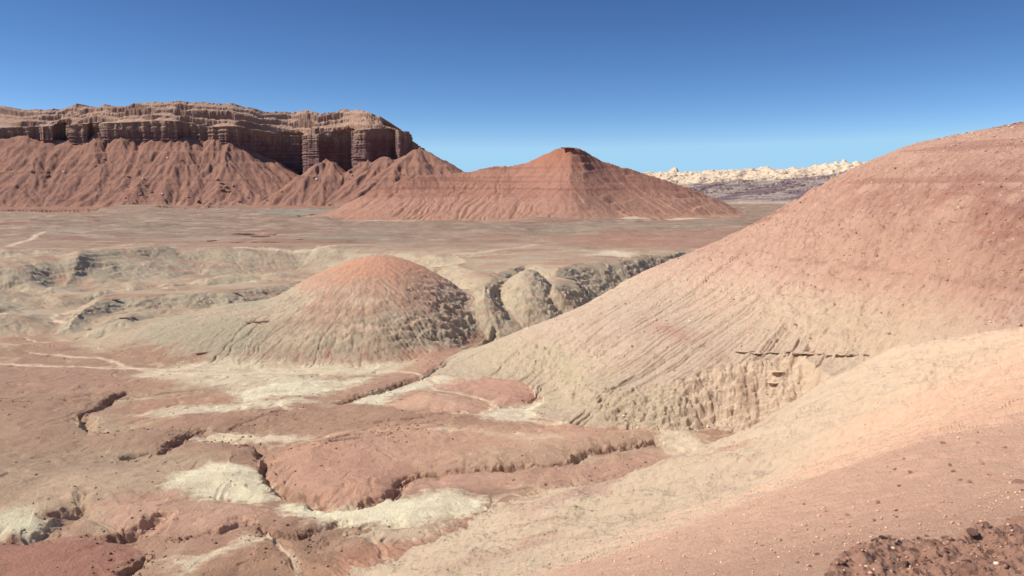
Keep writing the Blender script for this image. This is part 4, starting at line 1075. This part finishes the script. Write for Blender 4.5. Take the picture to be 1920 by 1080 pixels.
me_ = bpy.data.meshes.new("caprock"); me_.from_pydata(V_.tolist(), [], F_.tolist()); me_.materials.append(SM["cap"]); me_.update()
cap_ = bpy.data.objects.new("caprock", me_); C.objects.link(cap_); cap_.parent = OBJ["butte"]
cap_.location = (float(BUC[11, 0]), 968.0, ground_at(float(BUC[11, 0]), 968.0) - 1.0); cap_.rotation_euler = (0, 0.05, 0.1)
# gravel: far too many small stones to count
def gravel(name, label, pts, sizes, cols, mat):
    V0, F0 = ico(1); k = len(V0)
    g = np.random.default_rng(len(pts))
    var = []
    for s_ in range(10):
        v, _ = stone_shape(1, 400 + s_, .6, 8); var.append(v)
    Vs, Fs, Cs = [], [], []
    for q, (p, sz) in enumerate(zip(pts, sizes)):
        a = g.uniform(0, 6.28); c_, s_ = math.cos(a), math.sin(a)
        v = var[q % 10] * sz
        Vs.append(np.c_[v[:, 0] * c_ - v[:, 1] * s_ + p[0], v[:, 0] * s_ + v[:, 1] * c_ + p[1], v[:, 2] - sz * .12 + p[2]])
        Fs.append(F0 + q * k); Cs.append(np.repeat(np.array(cols[q], F)[None] * g.uniform(.75, 1.2), k, 0))
    V = np.concatenate(Vs); Fc = np.concatenate(Fs).astype(np.int32); Cc = np.concatenate(Cs)
    me = bpy.data.meshes.new(name); nf = len(Fc)
    me.vertices.add(len(V)); me.vertices.foreach_set("co", V.astype(F).ravel())
    me.loops.add(nf * 3); me.loops.foreach_set("vertex_index", Fc.ravel())
    me.polygons.add(nf); me.polygons.foreach_set("loop_start", np.arange(0, nf * 3, 3, dtype=np.int32)); me.update(calc_edges=True)
    a = me.color_attributes.new("Col", 'FLOAT_COLOR', 'POINT'); a.data.foreach_set("color", np.c_[Cc, np.ones(len(V))].astype(F).ravel())
    me.materials.append(mat); o = bpy.data.objects.new(name, me); C.objects.link(o)
    tag(o, label, "gravel", kind="stuff"); return o
M_peb = ground_mat("pebble", 12, 0.01, .2)
pts, sz, cl_ = [], [], []
while len(pts) < 9000:
    x, y = rnd.uniform(.3, 6.5), rnd.uniform(1.8, 8.0)
    if y - (3.45 + .52 * x) > .5: continue
    pts.append((x, y, ground_at(x, y))); sz.append(.004 + .014 * rnd.random() ** 3); cl_.append(rnd.choices([rgb(196, 148, 124), rgb(216, 172, 148), rgb(160, 116, 98), rgb(236, 206, 182)], [6, 4, 3, .6])[0])
gravel("gravel", "loose red-brown grit covering the rubble ledge", pts, sz, cl_, M_peb)
pts, sz, cl_ = [], [], []
while len(pts) < 5000:
    r = 9 + 100 * rnd.random() ** 1.3; a = rnd.uniform(-.15, .62); x, y = r * math.sin(a), r * math.cos(a)
    i, j = np.searchsorted(R, r) - 1, np.searchsorted(AZ, a) - 1
    if LAB[i, j] != 3 or rnd.random() > .35 + .9 * float(nz[i, j] + .35): continue
    pts.append((x, y, float(Z[i, j]))); sz.append(r * (.0005 + .0016 * rnd.random() ** 4) + .006); cl_.append(rnd.choices([COL[i, j] * .72, COL[i, j] * .92, COL[i, j] * .82, rgb(230, 198, 176)], [3, 5, 4, .05])[0])
gravel("gravel", "small stones strewn over the near tan and orange slope", pts, sz, cl_, M_peb)
pts, sz, cl_ = [], [], []
while len(pts) < 9000:
    x, y = rnd.uniform(0, 125), rnd.uniform(105, 212); r = math.hypot(x, y); a = math.atan2(x, y)
    i, j = np.searchsorted(R, r) - 1, np.searchsorted(AZ, a) - 1
    if LAB[i, j] != 2 or a > .6: continue
    hi = Z[i, j] > 21
    if rnd.random() > (.9 if hi else .3) * (.4 + 1.2 * float(nz[i, j] + .3)): continue
    pts.append((x, y, float(Z[i, j]))); sz.append(.06 + .26 * rnd.random() ** 4); cl_.append(rnd.choices([COL[i, j] * .66, COL[i, j] * .9, rgb(238, 206, 184)], [5, 4, 1.0])[0])
gravel("gravel", "broken stones strewn over the big red and tan hill", pts, sz, cl_, M_peb)
pts, sz, cl_ = [], [], []
CP = [c[0] for c in CHAN]
while len(pts) < 2600:
    if rnd.random() < .6:
        P = rnd.choice(CP); q = rnd.randrange(len(P) - 1); f_ = rnd.random(); x, y = P[q] * (1 - f_) + P[q + 1] * f_; x += rnd.gauss(0, 2.2); y += rnd.gauss(0, 2.2)
    else: x, y = rnd.uniform(-110, 40), rnd.uniform(84, 215)
    r = math.hypot(x, y); a = math.atan2(x, y); i, j = np.searchsorted(R, r) - 1, np.searchsorted(AZ, a) - 1
    if LAB[i, j] != 0 or abs(a) > .6 or nz[i, j] < rnd.uniform(-.4, .25): continue
    pts.append((x, y, float(Z[i, j]))); sz.append(.05 + .22 * rnd.random() ** 4); cl_.append(rnd.choices([COL[i, j] * .62, COL[i, j] * .85], [5, 4])[0])
gravel("gravel", "clods and stones lying along the washes of the valley floor", pts, sz, cl_, M_peb)
print("TOTAL script", round(time.time() - T0, 1))
